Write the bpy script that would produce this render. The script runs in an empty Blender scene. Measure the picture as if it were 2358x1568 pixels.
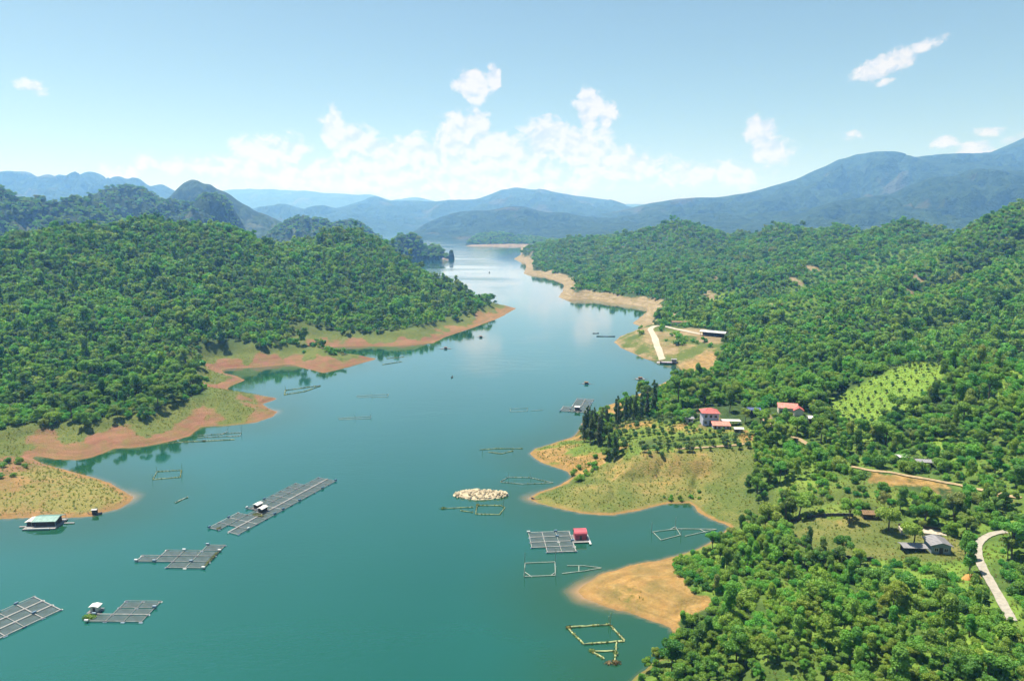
import bpy, bmesh, math, random
import numpy as np
from mathutils import Vector, Matrix

random.seed(7)
RNG = np.random.default_rng(11)
C = bpy.context.scene.collection
R = math.radians

# ------------------------------------------------------------------ camera
# drone camera 100 m above the lake; (px, py) below are directions measured in a 2358 x 1568 frame
FOC, CX, CY, HORIZON, CAMH = 1572.0, 1179.0, 784.0, 505.0, 100.0
PITCH = math.atan((CY - HORIZON) / FOC)
cam = bpy.data.objects.new('camera', bpy.data.cameras.new('camera'))
C.objects.link(cam)
cam.location = (0, 0, CAMH)
cam.rotation_euler = (math.pi / 2 - PITCH, 0, 0)
cam.data.sensor_width = 36.0
cam.data.lens = 36.0 * FOC / 2358.0
cam.data.clip_start = 1.0
cam.data.clip_end = 60000.0
scene = bpy.context.scene
scene.camera = cam

def ray(px, py):
    x = (px - CX) / FOC
    y = -(py - CY) / FOC
    c, s = math.cos(PITCH), math.sin(PITCH)
    return np.array([x, c + s * y, -s + c * y])

def P(px, py, z=0.0):
    """point at height z seen in direction (px, py)"""
    d = ray(px, py)
    return d * ((z - CAMH) / d[2]) + np.array([0, 0, CAMH])

def PD(px, py, dist):
    """point at forward distance dist seen in direction (px, py)"""
    d = ray(px, py)
    return d * (dist / d[1]) + np.array([0, 0, CAMH])

def proj(x, y, z):
    c, s = math.cos(PITCH), math.sin(PITCH)
    zz = z - CAMH
    dep = np.maximum(c * y - s * zz, 1e-3)
    up = s * y + c * zz
    return CX + FOC * x / dep, CY - FOC * up / dep

# ------------------------------------------------------------------ light
SUN_EL, SUN_AZ = R(70), R(-58)          # azimuth measured from +Y towards +X
view = scene.view_settings
view.view_transform = 'Standard'
view.look = 'None'
view.gamma = 1.0
view.exposure = 1.08
view.use_curve_mapping = False

sun = bpy.data.objects.new('sun', bpy.data.lights.new('sun', 'SUN'))
C.objects.link(sun)
sun.data.energy = 5.0
sun.data.angle = R(0.53)
sun.data.color = (1.0, 0.955, 0.88)
sd_ = Vector((math.sin(SUN_AZ) * math.cos(SUN_EL), math.cos(SUN_AZ) * math.cos(SUN_EL), math.sin(SUN_EL)))
sun.rotation_euler = sd_.to_track_quat('Z', 'Y').to_euler()

world = bpy.data.worlds.new('World')
scene.world = world
world.use_nodes = True
wn, wl = world.node_tree.nodes, world.node_tree.links
wn.clear()

def mth(nodes, links, op, a, b=None, c=None, clamp=False):
    n = nodes.new('ShaderNodeMath')
    n.operation = op
    n.use_clamp = clamp
    for i, v in enumerate((a, b, c)):
        if v is None:
            continue
        if isinstance(v, (int, float)):
            n.inputs[i].default_value = v
        else:
            links.new(v, n.inputs[i])
    return n.outputs[0]

def build_world():
    out = wn.new('ShaderNodeOutputWorld')
    sky = wn.new('ShaderNodeTexSky')
    sky.sky_type = 'NISHITA'
    sky.sun_disc = False
    sky.sun_elevation = SUN_EL
    sky.sun_rotation = SUN_AZ
    sky.altitude = 100
    sky.air_density = 1.0
    sky.dust_density = 0.8
    sky.ozone_density = 1.8
    bg = wn.new('ShaderNodeBackground')
    bg.inputs['Strength'].default_value = 0.06
    tint = wn.new('ShaderNodeMix'); tint.data_type = 'RGBA'; tint.blend_type = 'MULTIPLY'; tint.inputs[0].default_value = 1
    tint.inputs[7].default_value = (1.0, 1.03, 0.83, 1)
    wl.new(sky.outputs[0], tint.inputs[6]); wl.new(tint.outputs[2], bg.inputs['Color'])
    tc = wn.new('ShaderNodeTexCoord')
    sep = wn.new('ShaderNodeSeparateXYZ')
    wl.new(tc.outputs['Generated'], sep.inputs[0])
    M = lambda op, a, b=None, c=None, clamp=False: mth(wn, wl, op, a, b, c, clamp)
    az = M('ARCTAN2', sep.outputs[0], sep.outputs[1])
    el = M('ARCSINE', sep.outputs[2])
    com = wn.new('ShaderNodeCombineXYZ')
    wl.new(az, com.inputs[0]); wl.new(el, com.inputs[1])
    ang = com.outputs[0]
    def noise(scale, detail, rough, off=(0, 0, 0), sc=(1, 1, 1), dist=0.0):
        mp = wn.new('ShaderNodeMapping')
        mp.inputs['Location'].default_value = off
        mp.inputs['Scale'].default_value = sc
        wl.new(ang, mp.inputs[0])
        n = wn.new('ShaderNodeTexNoise')
        n.inputs['Scale'].default_value = scale
        n.inputs['Detail'].default_value = detail
        n.inputs['Roughness'].default_value = rough
        n.inputs['Distortion'].default_value = dist
        wl.new(mp.outputs[0], n.inputs['Vector'])
        return n.outputs['Fac']
    n_edge = noise(44, 8, 0.6, (3.1, 1.7, 0), (1, 1.25, 1), 0.35)
    n_body = noise(13, 5, 0.55, (7.3, 2.2, 0), (1, 1.6, 1))
    n_lit = noise(44, 8, 0.6, (3.1 + 0.006, 1.7 - 0.011, 0), (1, 1.25, 1), 0.35)
    n_band = noise(2.3, 3, 0.5, (1.3, 5.2, 0), (1, 0.5, 1))
    # cumulus heaps: (px, py, half width, half height, tilt, strength)
    heaps = [
        (640, 352, 105, 42, 0, 1), (500, 388, 135, 30, 0, .9), (768, 300, 30, 48, 0, 1), (810, 332, 62, 46, 0, 1),
        (860, 350, 70, 40, 0, 1), (960, 352, 85, 42, 0, 1), (1050, 325, 55, 68, 0, 1), (1092, 292, 40, 40, 0, 1),
        (1150, 352, 90, 42, 0, 1), (1255, 318, 66, 52, 0, 1), (1330, 345, 80, 50, 0, 1), (1356, 250, 34, 46, 0, 1.1),
        (1395, 262, 30, 26, 0, .9), (1086, 192, 44, 30, -.2, 1.15), (1137, 178, 16, 34, 0, 1), (1100, 225, 24, 22, 0, .55),
        (1752, 302, 38, 40, 0, 1.1), (1772, 348, 52, 40, 0, .9), (1440, 385, 110, 42, 0, .9), (1600, 402, 120, 36, 0, .75),
        (1010, 405, 520, 56, 0, .85), (322, 378, 20, 22, 0, .7), (282, 396, 50, 22, 0, .8), (72, 198, 40, 18, -.15, .65),
        (2038, 150, 76, 26, .34, 1.2), (2115, 110, 66, 14, .3, .8), (2035, 188, 22, 10, .3, .5), (1962, 312, 30, 12, 0, .5),
        (2180, 328, 36, 17, 0, .75), (2283, 305, 40, 13, 0, .65), (2252, 345, 52, 22, 0, .95), (2335, 322, 50, 14, .2, .7),
        (1700, 400, 80, 32, 0, .7),
    ]
    field = None
    for px, py, rx, ry, tilt, s in heaps:
        d = ray(px, py)
        a0 = math.atan2(d[0], d[1])
        e0 = math.atan2(d[2], math.hypot(d[0], d[1]))
        mp = wn.new('ShaderNodeMapping')
        mp.vector_type = 'TEXTURE'
        mp.inputs['Location'].default_value = (a0, e0, 0)
        mp.inputs['Rotation'].default_value = (0, 0, tilt)
        k = math.cos(a0)
        mp.inputs['Scale'].default_value = (rx / FOC * 1.25 * k * k, ry / FOC * 1.25 * k, 1)
        wl.new(ang, mp.inputs[0])
        ln = wn.new('ShaderNodeVectorMath')
        ln.operation = 'LENGTH'
        wl.new(mp.outputs[0], ln.inputs[0])
        f = M('MULTIPLY_ADD', ln.outputs['Value'], -s, s)
        field = f if field is None else M('SMOOTH_MAX', field, f, 0.08)
    # a thin low bank that goes on round the whole sky
    band = M('MULTIPLY_ADD', el, -9.0, 0.15)
    band = M('ADD', band, M('MULTIPLY_ADD', n_band, 1.4, -0.8))
    field = M('MAXIMUM', field, M('MINIMUM', band, 0.5))
    ed = M('MULTIPLY_ADD', n_edge, 1.5, -0.82)
    bd = M('MULTIPLY_ADD', n_body, 0.55, -0.30)
    dens = M('ADD', M('ADD', field, ed), bd)
    mr = wn.new('ShaderNodeMapRange')
    mr.interpolation_type = 'SMOOTHSTEP'
    mr.inputs['From Min'].default_value = 0.02
    mr.inputs['From Max'].default_value = 0.42
    mr.inputs['To Max'].default_value = 0.96
    wl.new(dens, mr.inputs['Value'])
    # only above the horizon
    up = wn.new('ShaderNodeMapRange')
    up.inputs['From Min'].default_value = -0.01
    up.inputs['From Max'].default_value = 0.02
    wl.new(el, up.inputs['Value'])
    fac = M('MULTIPLY', mr.outputs[0], up.outputs[0])
    ramp = wn.new('ShaderNodeValToRGB')
    ramp.color_ramp.elements[0].position = 0.3
    ramp.color_ramp.elements[0].color = (0.64, 0.69, 0.75, 1)
    ramp.color_ramp.elements[1].position = 0.62
    ramp.color_ramp.elements[1].color = (0.93, 0.885, 0.84, 1)
    lit = M('MULTIPLY_ADD', M('SUBTRACT', n_edge, n_lit), 1.5, 0.0)
    wl.new(M('ADD', M('ADD', M('MULTIPLY', n_body, 0.75), M('MULTIPLY', n_edge, 0.35)), lit), ramp.inputs[0])
    bc = wn.new('ShaderNodeBackground')
    bc.inputs['Strength'].default_value = 0.47
    wl.new(ramp.outputs[0], bc.inputs['Color'])
    mix = wn.new('ShaderNodeMixShader')
    wl.new(fac, mix.inputs[0]); wl.new(bg.outputs[0], mix.inputs[1]); wl.new(bc.outputs[0], mix.inputs[2])
    wl.new(mix.outputs[0], out.inputs['Surface'])
build_world()
world.cycles.sampling_method = 'MANUAL'
world.cycles.sample_map_resolution = 512

cy = scene.cycles
cy.use_denoising = True
cy.max_bounces = 5
cy.diffuse_bounces = 2
cy.glossy_bounces = 2
cy.transmission_bounces = 2
cy.transparent_max_bounces = 8
cy.volume_bounces = 2
cy.caustics_reflective = False
cy.caustics_refractive = False

# ------------------------------------------------------------------ materials
MATS = {}
def newmat(name):
    m = bpy.data.materials.new(name)
    m.use_nodes = True
    nt = m.node_tree
    nt.nodes.clear()
    out = nt.nodes.new('ShaderNodeOutputMaterial')
    MATS[name] = m
    return m, nt.nodes, nt.links, out

def pos_noise(n, l, scale, detail=3, rough=0.5, sc=(1, 1, 1), coord='world', off=(0, 0, 0)):
    if coord == 'world':
        g = n.new('ShaderNodeNewGeometry').outputs['Position']
    else:
        g = n.new('ShaderNodeTexCoord').outputs['Object']
    mp = n.new('ShaderNodeMapping')
    mp.inputs['Scale'].default_value = sc
    mp.inputs['Location'].default_value = off
    l.new(g, mp.inputs[0])
    t = n.new('ShaderNodeTexNoise')
    t.inputs['Scale'].default_value = scale
    t.inputs['Detail'].default_value = detail
    t.inputs['Roughness'].default_value = rough
    l.new(mp.outputs[0], t.inputs['Vector'])
    return t.outputs['Fac']

def ramp(n, l, fac, stops):
    r = n.new('ShaderNodeValToRGB')
    e = r.color_ramp.elements
    while len(e) < len(stops):
        e.new(0.5)
    for q, (p, c) in zip(e, stops):
        q.position = p
        q.color = (*c, 1)
    l.new(fac, r.inputs[0])
    return r.outputs['Color']

def mixc(n, l, fac, a, b, mode='MIX'):
    m = n.new('ShaderNodeMix')
    m.data_type = 'RGBA'
    m.blend_type = mode
    for sock, v in ((0, fac), (6, a), (7, b)):
        if isinstance(v, (int, float)):
            m.inputs[sock].default_value = v
        elif isinstance(v, tuple):
            m.inputs[sock].default_value = (*v, 1)
        else:
            l.new(v, m.inputs[sock])
    return m.outputs[2]

def simple(name, col, rough=0.7, var=0.25, scale=3.0, metal=0.0, bump=0.0, coord='object', alpha=1.0):
    """paint, wood, metal, cloth: a base colour with grime-scale variation"""
    m, n, l, out = newmat(name)
    b = n.new('ShaderNodeBsdfPrincipled')
    f = pos_noise(n, l, scale, 4, 0.6, coord=coord)
    lo = tuple(c * (1 - var) for c in col)
    hi = tuple(min(1, c * (1 + var)) for c in col)
    l.new(ramp(n, l, f, [(0.3, lo), (0.7, hi)]), b.inputs['Base Color'])
    b.inputs['Roughness'].default_value = rough
    b.inputs['Metallic'].default_value = metal
    b.inputs['Alpha'].default_value = alpha
    if bump:
        bp = n.new('ShaderNodeBump')
        bp.inputs['Strength'].default_value = bump
        l.new(f, bp.inputs['Height'])
        l.new(bp.outputs[0], b.inputs['Normal'])
    l.new(b.outputs[0], out.inputs['Surface'])
    return m

def leafmat(name, dark, light, patch, rnd=0.5, trans=0.3):
    """foliage: each plant its own tone, drifts of paler growth over the hills"""
    m, n, l, out = newmat(name)
    oi = n.new('ShaderNodeObjectInfo')
    big = pos_noise(n, l, 0.022, 3, 0.55)
    fine = pos_noise(n, l, 0.9, 2, 0.5)
    mid = tuple((p + q) / 2 for p, q in zip(dark, light))
    olive = (light[0] * 1.1, light[1] * 0.72, light[2] * 1.35)
    c = ramp(n, l, oi.outputs['Random'], [(0.0, (dark[0] * .75, dark[1] * .85, dark[2])), (0.4, mid), (0.8, light), (1.0, olive)])
    pf = n.new('ShaderNodeMapRange')
    pf.inputs['From Min'].default_value = 0.50
    pf.inputs['From Max'].default_value = 0.68
    l.new(big, pf.inputs['Value'])
    c = mixc(n, l, mth(n, l, 'MULTIPLY', pf.outputs[0], 0.75), c, patch)
    sm = pos_noise(n, l, 0.085, 2, 0.5, off=(31, 7, 0))
    c = mixc(n, l, mth(n, l, 'MULTIPLY_ADD', sm, 2.6, -1.25, True), c, patch)
    v = mth(n, l, 'MULTIPLY_ADD', fine, 1.1, 0.45)
    hsv = n.new('ShaderNodeHueSaturation')
    l.new(c, hsv.inputs['Color']); l.new(v, hsv.inputs['Value'])
    wn_ = n.new('ShaderNodeTexWhiteNoise'); wn_.noise_dimensions = '1D'
    l.new(oi.outputs['Random'], wn_.inputs['W'])
    l.new(mth(n, l, 'MULTIPLY_ADD', wn_.outputs['Value'], 0.07, 0.465), hsv.inputs['Hue'])
    d = n.new('ShaderNodeBsdfPrincipled')
    d.inputs['Roughness'].default_value = 0.55
    d.inputs['Specular IOR Level'].default_value = 0.25
    l.new(hsv.outputs[0], d.inputs['Base Color'])
    t = n.new('ShaderNodeBsdfTranslucent')
    l.new(mixc(n, l, 1.0, hsv.outputs[0], (1.1, 1.25, 0.6), 'MULTIPLY'), t.inputs['Color'])
    mx = n.new('ShaderNodeMixShader')
    mx.inputs[0].default_value = trans
    l.new(d.outputs[0], mx.inputs[1]); l.new(t.outputs[0], mx.inputs[2])
    l.new(mx.outputs[0], out.inputs['Surface'])
    return m

leafmat('leaf_broad', (0.0424, 0.1220, 0.0291), (0.1865, 0.3390, 0.0532), (0.2066, 0.3898, 0.0532), trans=0.40)
leafmat('leaf_bush', (0.0756, 0.2150, 0.0380), (0.1680, 0.3500, 0.0494), (0.1932, 0.3650, 0.0494), trans=0.40)
leafmat('leaf_feather', (0.105, 0.225, 0.036), (0.190, 0.320, 0.048), (0.200, 0.335, 0.050), trans=0.42)
leafmat('leaf_needle', (0.050, 0.105, 0.038), (0.085, 0.150, 0.050), (0.090, 0.155, 0.052), trans=0.40)
leafmat('leaf_orchard', (0.045, 0.110, 0.030), (0.075, 0.155, 0.038), (0.075, 0.155, 0.038))
leafmat('leaf_grass', (0.150, 0.190, 0.040), (0.235, 0.235, 0.062), (0.185, 0.225, 0.048), trans=0.45)
leafmat('leaf_weed', (0.085, 0.115, 0.020), (0.140, 0.155, 0.032), (0.115, 0.135, 0.026), trans=0.2)
simple('bark', (0.11, 0.085, 0.06), 0.9, 0.3, 4)
simple('bark_pale', (0.30, 0.28, 0.24), 0.9, 0.2, 4)

def terrain_material():
    m, n, l, out = newmat('ground')
    A = lambda k: [x for x in (n.new('ShaderNodeAttribute'),)][0]
    def attr(k):
        a = n.new('ShaderNodeAttribute'); a.attribute_name = k
        return a.outputs['Fac']
    bare, soil, dry, lush = attr('bare'), attr('soil'), attr('dry'), attr('lush')
    n1 = pos_noise(n, l, 0.35, 5, 0.65)
    n2 = pos_noise(n, l, 1.6, 4, 0.6)
    n3 = pos_noise(n, l, 0.06, 3, 0.5)
    strat = pos_noise(n, l, 1.0, 3, 0.6, sc=(0.05, 0.05, 1.1))
    pink = ramp(n, l, strat, [(0.3, (0.165, 0.066, 0.044)), (0.5, (0.240, 0.105, 0.072)), (0.7, (0.290, 0.150, 0.100))])
    oran = ramp(n, l, n1, [(0.28, (0.2597, 0.1439, 0.0436)), (0.5, (0.3299, 0.2001, 0.0667)), (0.72, (0.3721, 0.2527, 0.1053))])
    pale = ramp(n, l, strat, [(0.3, (0.2246, 0.1685, 0.0998)), (0.6, (0.3245, 0.2621, 0.1685)), (0.8, (0.3744, 0.3120, 0.2246))])
    pk = pos_noise(n, l, 0.11, 4, 0.6, off=(5, 9, 0))
    pink = mixc(n, l, mth(n, l, 'MULTIPLY_ADD', pk, 2.6, -0.95, True), pink, (0.225, 0.130, 0.070))
    s1 = n.new('ShaderNodeMapRange'); l.new(soil, s1.inputs['Value'])
    s1.inputs['From Max'].default_value = 0.5
    s2 = n.new('ShaderNodeMapRange'); l.new(soil, s2.inputs['Value'])
    s2.inputs['From Min'].default_value = 0.5
    earth = mixc(n, l, s1.outputs[0], pink, oran)
    earth = mixc(n, l, s2.outputs[0], earth, pale)
    blotch = pos_noise(n, l, 0.16, 4, 0.62, off=(11, 3, 0))
    earth = mixc(n, l, mth(n, l, 'MULTIPLY_ADD', blotch, 3.2, -1.35, True), earth, (0.160, 0.135, 0.045))
    steps = pos_noise(n, l, 1.0, 2, 0.6, sc=(0.03, 0.03, 2.6))
    earth = mixc(n, l, mth(n, l, 'MULTIPLY_ADD', steps, 2.4, -0.85, True), mixc(n, l, 0.45, earth, (0.07, 0.05, 0.025)), earth)
    grain = mth(n, l, 'MULTIPLY_ADD', n2, 0.7, 0.65)
    hs = n.new('ShaderNodeHueSaturation'); l.new(earth, hs.inputs['Color']); l.new(grain, hs.inputs['Value'])
    earth = hs.outputs[0]
    under = ramp(n, l, n1, [(0.3, (0.022, 0.042, 0.014)), (0.7, (0.050, 0.085, 0.024))])
    grass = ramp(n, l, n2, [(0.3, (0.0597, 0.0878, 0.0211)), (0.7, (0.1053, 0.1299, 0.0351))])
    straw = ramp(n, l, n2, [(0.3, (0.1158, 0.1158, 0.0316)), (0.5, (0.1825, 0.1650, 0.0527)), (0.75, (0.2317, 0.1930, 0.0702))])
    mead = ramp(n, l, n1, [(0.3, (0.095, 0.185, 0.026)), (0.7, (0.185, 0.275, 0.042))])
    g = mixc(n, l, mth(n, l, 'MULTIPLY_ADD', dry, 2.0, 0.0, True), under, grass)
    df = mth(n, l, 'ADD', mth(n, l, 'MULTIPLY_ADD', dry, 2.0, -1.2), mth(n, l, 'MULTIPLY_ADD', n1, 1.2, -0.5), None, True)
    g = mixc(n, l, df, g, straw)
    g = mixc(n, l, lush, g, mead)
    nb = mth(n, l, 'MULTIPLY_ADD', n1, 0.9, -0.45)
    bf = n.new('ShaderNodeMapRange')
    l.new(mth(n, l, 'ADD', bare, nb), bf.inputs['Value'])
    bf.inputs['From Min'].default_value = 0.36
    bf.inputs['From Max'].default_value = 0.64
    col = mixc(n, l, bf.outputs[0], g, earth)
    # wet rim at the waterline
    sp = n.new('ShaderNodeSeparateXYZ')
    l.new(n.new('ShaderNodeNewGeometry').outputs['Position'], sp.inputs[0])
    wet = n.new('ShaderNodeMapRange'); l.new(sp.outputs[2], wet.inputs['Value'])
    wet.inputs['From Min'].default_value = 0.45; wet.inputs['From Max'].default_value = 0.1
    col = mixc(n, l, mth(n, l, 'MULTIPLY', wet.outputs[0], 0.45), col, (0.20, 0.115, 0.05))
    b = n.new('ShaderNodeBsdfPrincipled')
    b.inputs['Roughness'].default_value = 0.95
    b.inputs['Specular IOR Level'].default_value = 0.1
    l.new(col, b.inputs['Base Color'])
    bp = n.new('ShaderNodeBump')
    bp.inputs['Strength'].default_value = 0.6
    bp.inputs['Distance'].default_value = 0.6
    l.new(mth(n, l, 'ADD', n2, n1), bp.inputs['Height'])
    l.new(bp.outputs[0], b.inputs['Normal'])
    l.new(b.outputs[0], out.inputs['Surface'])
terrain_material()

def far_material(name, lo, hi, cl, scale, bumpd):
    m, n, l, out = newmat(name)
    f = pos_noise(n, l, scale, 6, 0.6)
    f2 = pos_noise(n, l, scale * 0.13, 4, 0.5)
    c = ramp(n, l, f, [(0.3, lo), (0.7, hi)])
    q = n.new('ShaderNodeMapRange'); l.new(f2, q.inputs['Value'])
    q.inputs['From Min'].default_value = 0.60; q.inputs['From Max'].default_value = 0.66
    c = mixc(n, l, mth(n, l, 'MULTIPLY', q.outputs[0], 0.5), c, cl)
    b = n.new('ShaderNodeBsdfPrincipled')
    b.inputs['Roughness'].default_value = 0.95
    b.inputs['Specular IOR Level'].default_value = 0.05
    l.new(c, b.inputs['Base Color'])
    bp = n.new('ShaderNodeBump')
    bp.inputs['Strength'].default_value = 0.9
    bp.inputs['Distance'].default_value = bumpd
    l.new(f, bp.inputs['Height']); l.new(bp.outputs[0], b.inputs['Normal'])
    l.new(b.outputs[0], out.inputs['Surface'])
far_material('far_forest', (0.008, 0.020, 0.008), (0.042, 0.072, 0.026), (0.12, 0.10, 0.06), 0.020, 80)
far_material('karst_rock', (0.014, 0.028, 0.012), (0.042, 0.068, 0.024), (0.10, 0.11, 0.07), 0.06, 10)
far_material('pale_rock', (0.14, 0.11, 0.08), (0.28, 0.22, 0.16), (0.22, 0.18, 0.13), 0.08, 3)

def water_material():
    m, n, l, out = newmat('lake_water')
    a = n.new('ShaderNodeAttribute'); a.attribute_name = 'reflect_tint'
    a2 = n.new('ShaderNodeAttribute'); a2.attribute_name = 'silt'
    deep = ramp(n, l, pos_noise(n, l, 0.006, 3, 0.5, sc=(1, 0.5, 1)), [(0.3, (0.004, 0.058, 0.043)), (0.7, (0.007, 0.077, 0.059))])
    green = mixc(n, l, a.outputs['Fac'], deep, (0.010, 0.050, 0.019))  # dark green hill reflection painted into the water colour near the shores
    col = mixc(n, l, a2.outputs['Fac'], green, (0.28, 0.165, 0.07))
    b = n.new('ShaderNodeBsdfPrincipled')
    b.inputs['IOR'].default_value = 1.38
    b.inputs['Coat Weight'].default_value = 0.9
    b.inputs['Coat IOR'].default_value = 1.36
    b.inputs['Coat Roughness'].default_value = 0.06
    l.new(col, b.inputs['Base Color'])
    wind = pos_noise(n, l, 0.009, 4, 0.55, sc=(0.6, 1.5, 1))
    wm = n.new('ShaderNodeMapRange'); l.new(wind, wm.inputs['Value'])
    wm.inputs['From Min'].default_value = 0.38; wm.inputs['From Max'].default_value = 0.66
    lee = n.new('ShaderNodeAttribute'); lee.attribute_name = 'lee'
    wind_f = mth(n, l, 'MULTIPLY', wm.outputs[0], mth(n, l, 'SUBTRACT', 1.0, lee.outputs['Fac']))
    l.new(mth(n, l, 'MULTIPLY_ADD', wind_f, 0.17, 0.025), b.inputs['Roughness'])
    r1 = pos_noise(n, l, 0.55, 4, 0.6, sc=(0.6, 1.4, 1))
    r2 = pos_noise(n, l, 0.10, 2, 0.5, sc=(0.7, 1.5, 1))
    bp = n.new('ShaderNodeBump')
    l.new(mth(n, l, 'MULTIPLY_ADD', wind_f, 0.32, 0.03), bp.inputs['Strength'])
    bp.inputs['Distance'].default_value = 0.5
    l.new(mth(n, l, 'ADD', r1, r2), bp.inputs['Height'])
    l.new(bp.outputs[0], b.inputs['Normal'])
    l.new(bp.outputs[0], b.inputs['Coat Normal'])
    l.new(b.outputs[0], out.inputs['Surface'])
water_material()

# ------------------------------------------------------------------ helpers
def tag(o, label=None, cat=None, group=None, kind=None):
    if label: o['label'] = label
    if cat: o['category'] = cat
    if group: o['group'] = group
    if kind: o['kind'] = kind
    return o

def empty(name, loc, rotz=0.0):
    e = bpy.data.objects.new(name, None)
    e.empty_display_size = 0.5
    e.location = [float(v) for v in loc]
    e.rotation_euler = (0, 0, rotz)
    C.objects.link(e)
    return e

def mesh_obj(name, verts, faces, mat, parent=None, smooth=False, link=True):
    me = bpy.data.meshes.new(name)
    me.from_pydata([tuple(map(float, v)) for v in verts], [], faces)
    if mat: me.materials.append(MATS[mat])
    if smooth:
        me.polygons.foreach_set('use_smooth', [True] * len(me.polygons))
    o = bpy.data.objects.new(name, me)
    if link: C.objects.link(o)
    if parent: o.parent = parent
    return o

def grid_obj(name, X, Y, Z, mat, keep=None, attrs=None, link=True):
    """height field mesh from 2-D arrays; keep = boolean mask of quads"""
    r, c = X.shape
    idx = np.arange(r * c).reshape(r, c)
    q = np.stack([idx[:-1, :-1], idx[:-1, 1:], idx[1:, 1:], idx[1:, :-1]], -1)
    q = q[keep] if keep is not None else q.reshape(-1, 4)
    used = np.zeros(r * c, bool); used[q.ravel()] = True
    new = np.cumsum(used) - 1
    q = new[q]
    co = np.stack([X.ravel(), Y.ravel(), Z.ravel()], -1)[used].astype(np.float32)
    me = bpy.data.meshes.new(name)
    me.vertices.add(len(co)); me.vertices.foreach_set('co', co.ravel())
    me.loops.add(q.size); me.loops.foreach_set('vertex_index', q.ravel().astype(np.int32))
    me.polygons.add(len(q)); me.polygons.foreach_set('loop_start', np.arange(0, q.size, 4, dtype=np.int32))
    me.polygons.foreach_set('use_smooth', np.ones(len(q), bool))
    me.update(calc_edges=True)
    for k, v in (attrs or {}).items():
        a = me.attributes.new(k, 'FLOAT', 'POINT')
        a.data.foreach_set('value', v.ravel()[used].astype(np.float32))
    me.materials.append(MATS[mat])
    o = bpy.data.objects.new(name, me)
    if link: C.objects.link(o)
    return o

def _h(ix, iy, seed):
    v = np.sin(ix * 127.1 + iy * 311.7 + seed * 74.7) * 43758.5453
    return v - np.floor(v)

def vnoise(x, y, seed=0):
    ix, iy = np.floor(x), np.floor(y)
    fx, fy = x - ix, y - iy
    fx = fx * fx * fx * (fx * (fx * 6 - 15) + 10); fy = fy * fy * fy * (fy * (fy * 6 - 15) + 10)
    a, b = _h(ix, iy, seed), _h(ix + 1, iy, seed)
    c, d = _h(ix, iy + 1, seed), _h(ix + 1, iy + 1, seed)
    return (a + (b - a) * fx) * (1 - fy) + (c + (d - c) * fx) * fy - 0.5

def fbm(x, y, octv=4, seed=0, gain=0.5):
    s = 0; a = 1.0
    for i in range(octv):
        s = s + a * vnoise(x * 2 ** i + 17.3 * i, y * 2 ** i - 9.1 * i, seed + i)
        a *= gain
    return s

def smooth(a, b, x):
    t = np.clip((x - a) / (b - a), 0, 1)
    return t * t * (3 - 2 * t)

def inpoly(px, py, poly):
    poly = np.asarray(poly, float)
    r = np.zeros(px.shape, bool)
    j = len(poly) - 1
    for i in range(len(poly)):
        xi, yi = poly[i]; xj, yj = poly[j]
        if yi != yj:
            r ^= ((yi > py) != (yj > py)) & (px < (xj - xi) * (py - yi) / (yj - yi) + xi)
        j = i
    return r

class MB:
    def __init__(self): self.v = []; self.f = []
    def add(self, vs, fs):
        b = len(self.v)
        self.v += [tuple(map(float, p)) for p in vs]
        self.f += [tuple(b + i for i in q) for q in fs]
        return self
    def box(self, x0, x1, y0, y1, z0, z1):
        return self.add([(x0, y0, z0), (x1, y0, z0), (x1, y1, z0), (x0, y1, z0), (x0, y0, z1), (x1, y0, z1), (x1, y1, z1), (x0, y1, z1)],
                        [(0, 3, 2, 1), (4, 5, 6, 7), (0, 1, 5, 4), (1, 2, 6, 5), (2, 3, 7, 6), (3, 0, 4, 7)])
    def tube(self, pts, r, n=6, jit=0.0):
        pts = [Vector(p) for p in pts]
        rs = r if isinstance(r, (list, tuple)) else [r] * len(pts)
        rings = []
        for i, p in enumerate(pts):
            t = (pts[min(i + 1, len(pts) - 1)] - pts[max(i - 1, 0)]).normalized()
            a = t.cross(Vector((0, 0, 1)))
            if a.length < 0.05: a = t.cross(Vector((1, 0, 0)))
            a.normalize(); b = t.cross(a)
            rings.append([p + (a * math.cos(2 * math.pi * k / n) + b * math.sin(2 * math.pi * k / n)) * rs[i] * (1 + random.uniform(-jit, jit)) for k in range(n)])
        vs = [q for g in rings for q in g]
        fs = []
        for i in range(len(pts) - 1):
            for k in range(n):
                fs.append((i * n + k, i * n + (k + 1) % n, (i + 1) * n + (k + 1) % n, (i + 1) * n + k))
        fs.append(tuple(range(n - 1, -1, -1)))
        fs.append(tuple((len(pts) - 1) * n + k for k in range(n)))
        return self.add(vs, fs)
    def leaves(self, pts, nrm, size, rng, tall=1.0):
        """one small quad per point, roughly facing nrm"""
        for p, nn in zip(pts, nrm):
            d = Vector(nn) + Vector(rng.normal(0, 0.55, 3))
            if d.length < 1e-3: d = Vector((0, 0, 1))
            d.normalize()
            a = d.cross(Vector(rng.normal(0, 1, 3))).normalized()
            b = d.cross(a)
            s = size * rng.uniform(0.6, 1.35)
            p = Vector(p)
            a *= s; b *= s * 0.62 * tall
            self.add([p - a, p - b, p + a, p + b], [(0, 1, 2, 3)])
        return self
    def build(self, name, mat, parent=None, smooth=False, link=True):
        return mesh_obj(name, self.v, self.f, mat, parent, smooth, link)

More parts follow.
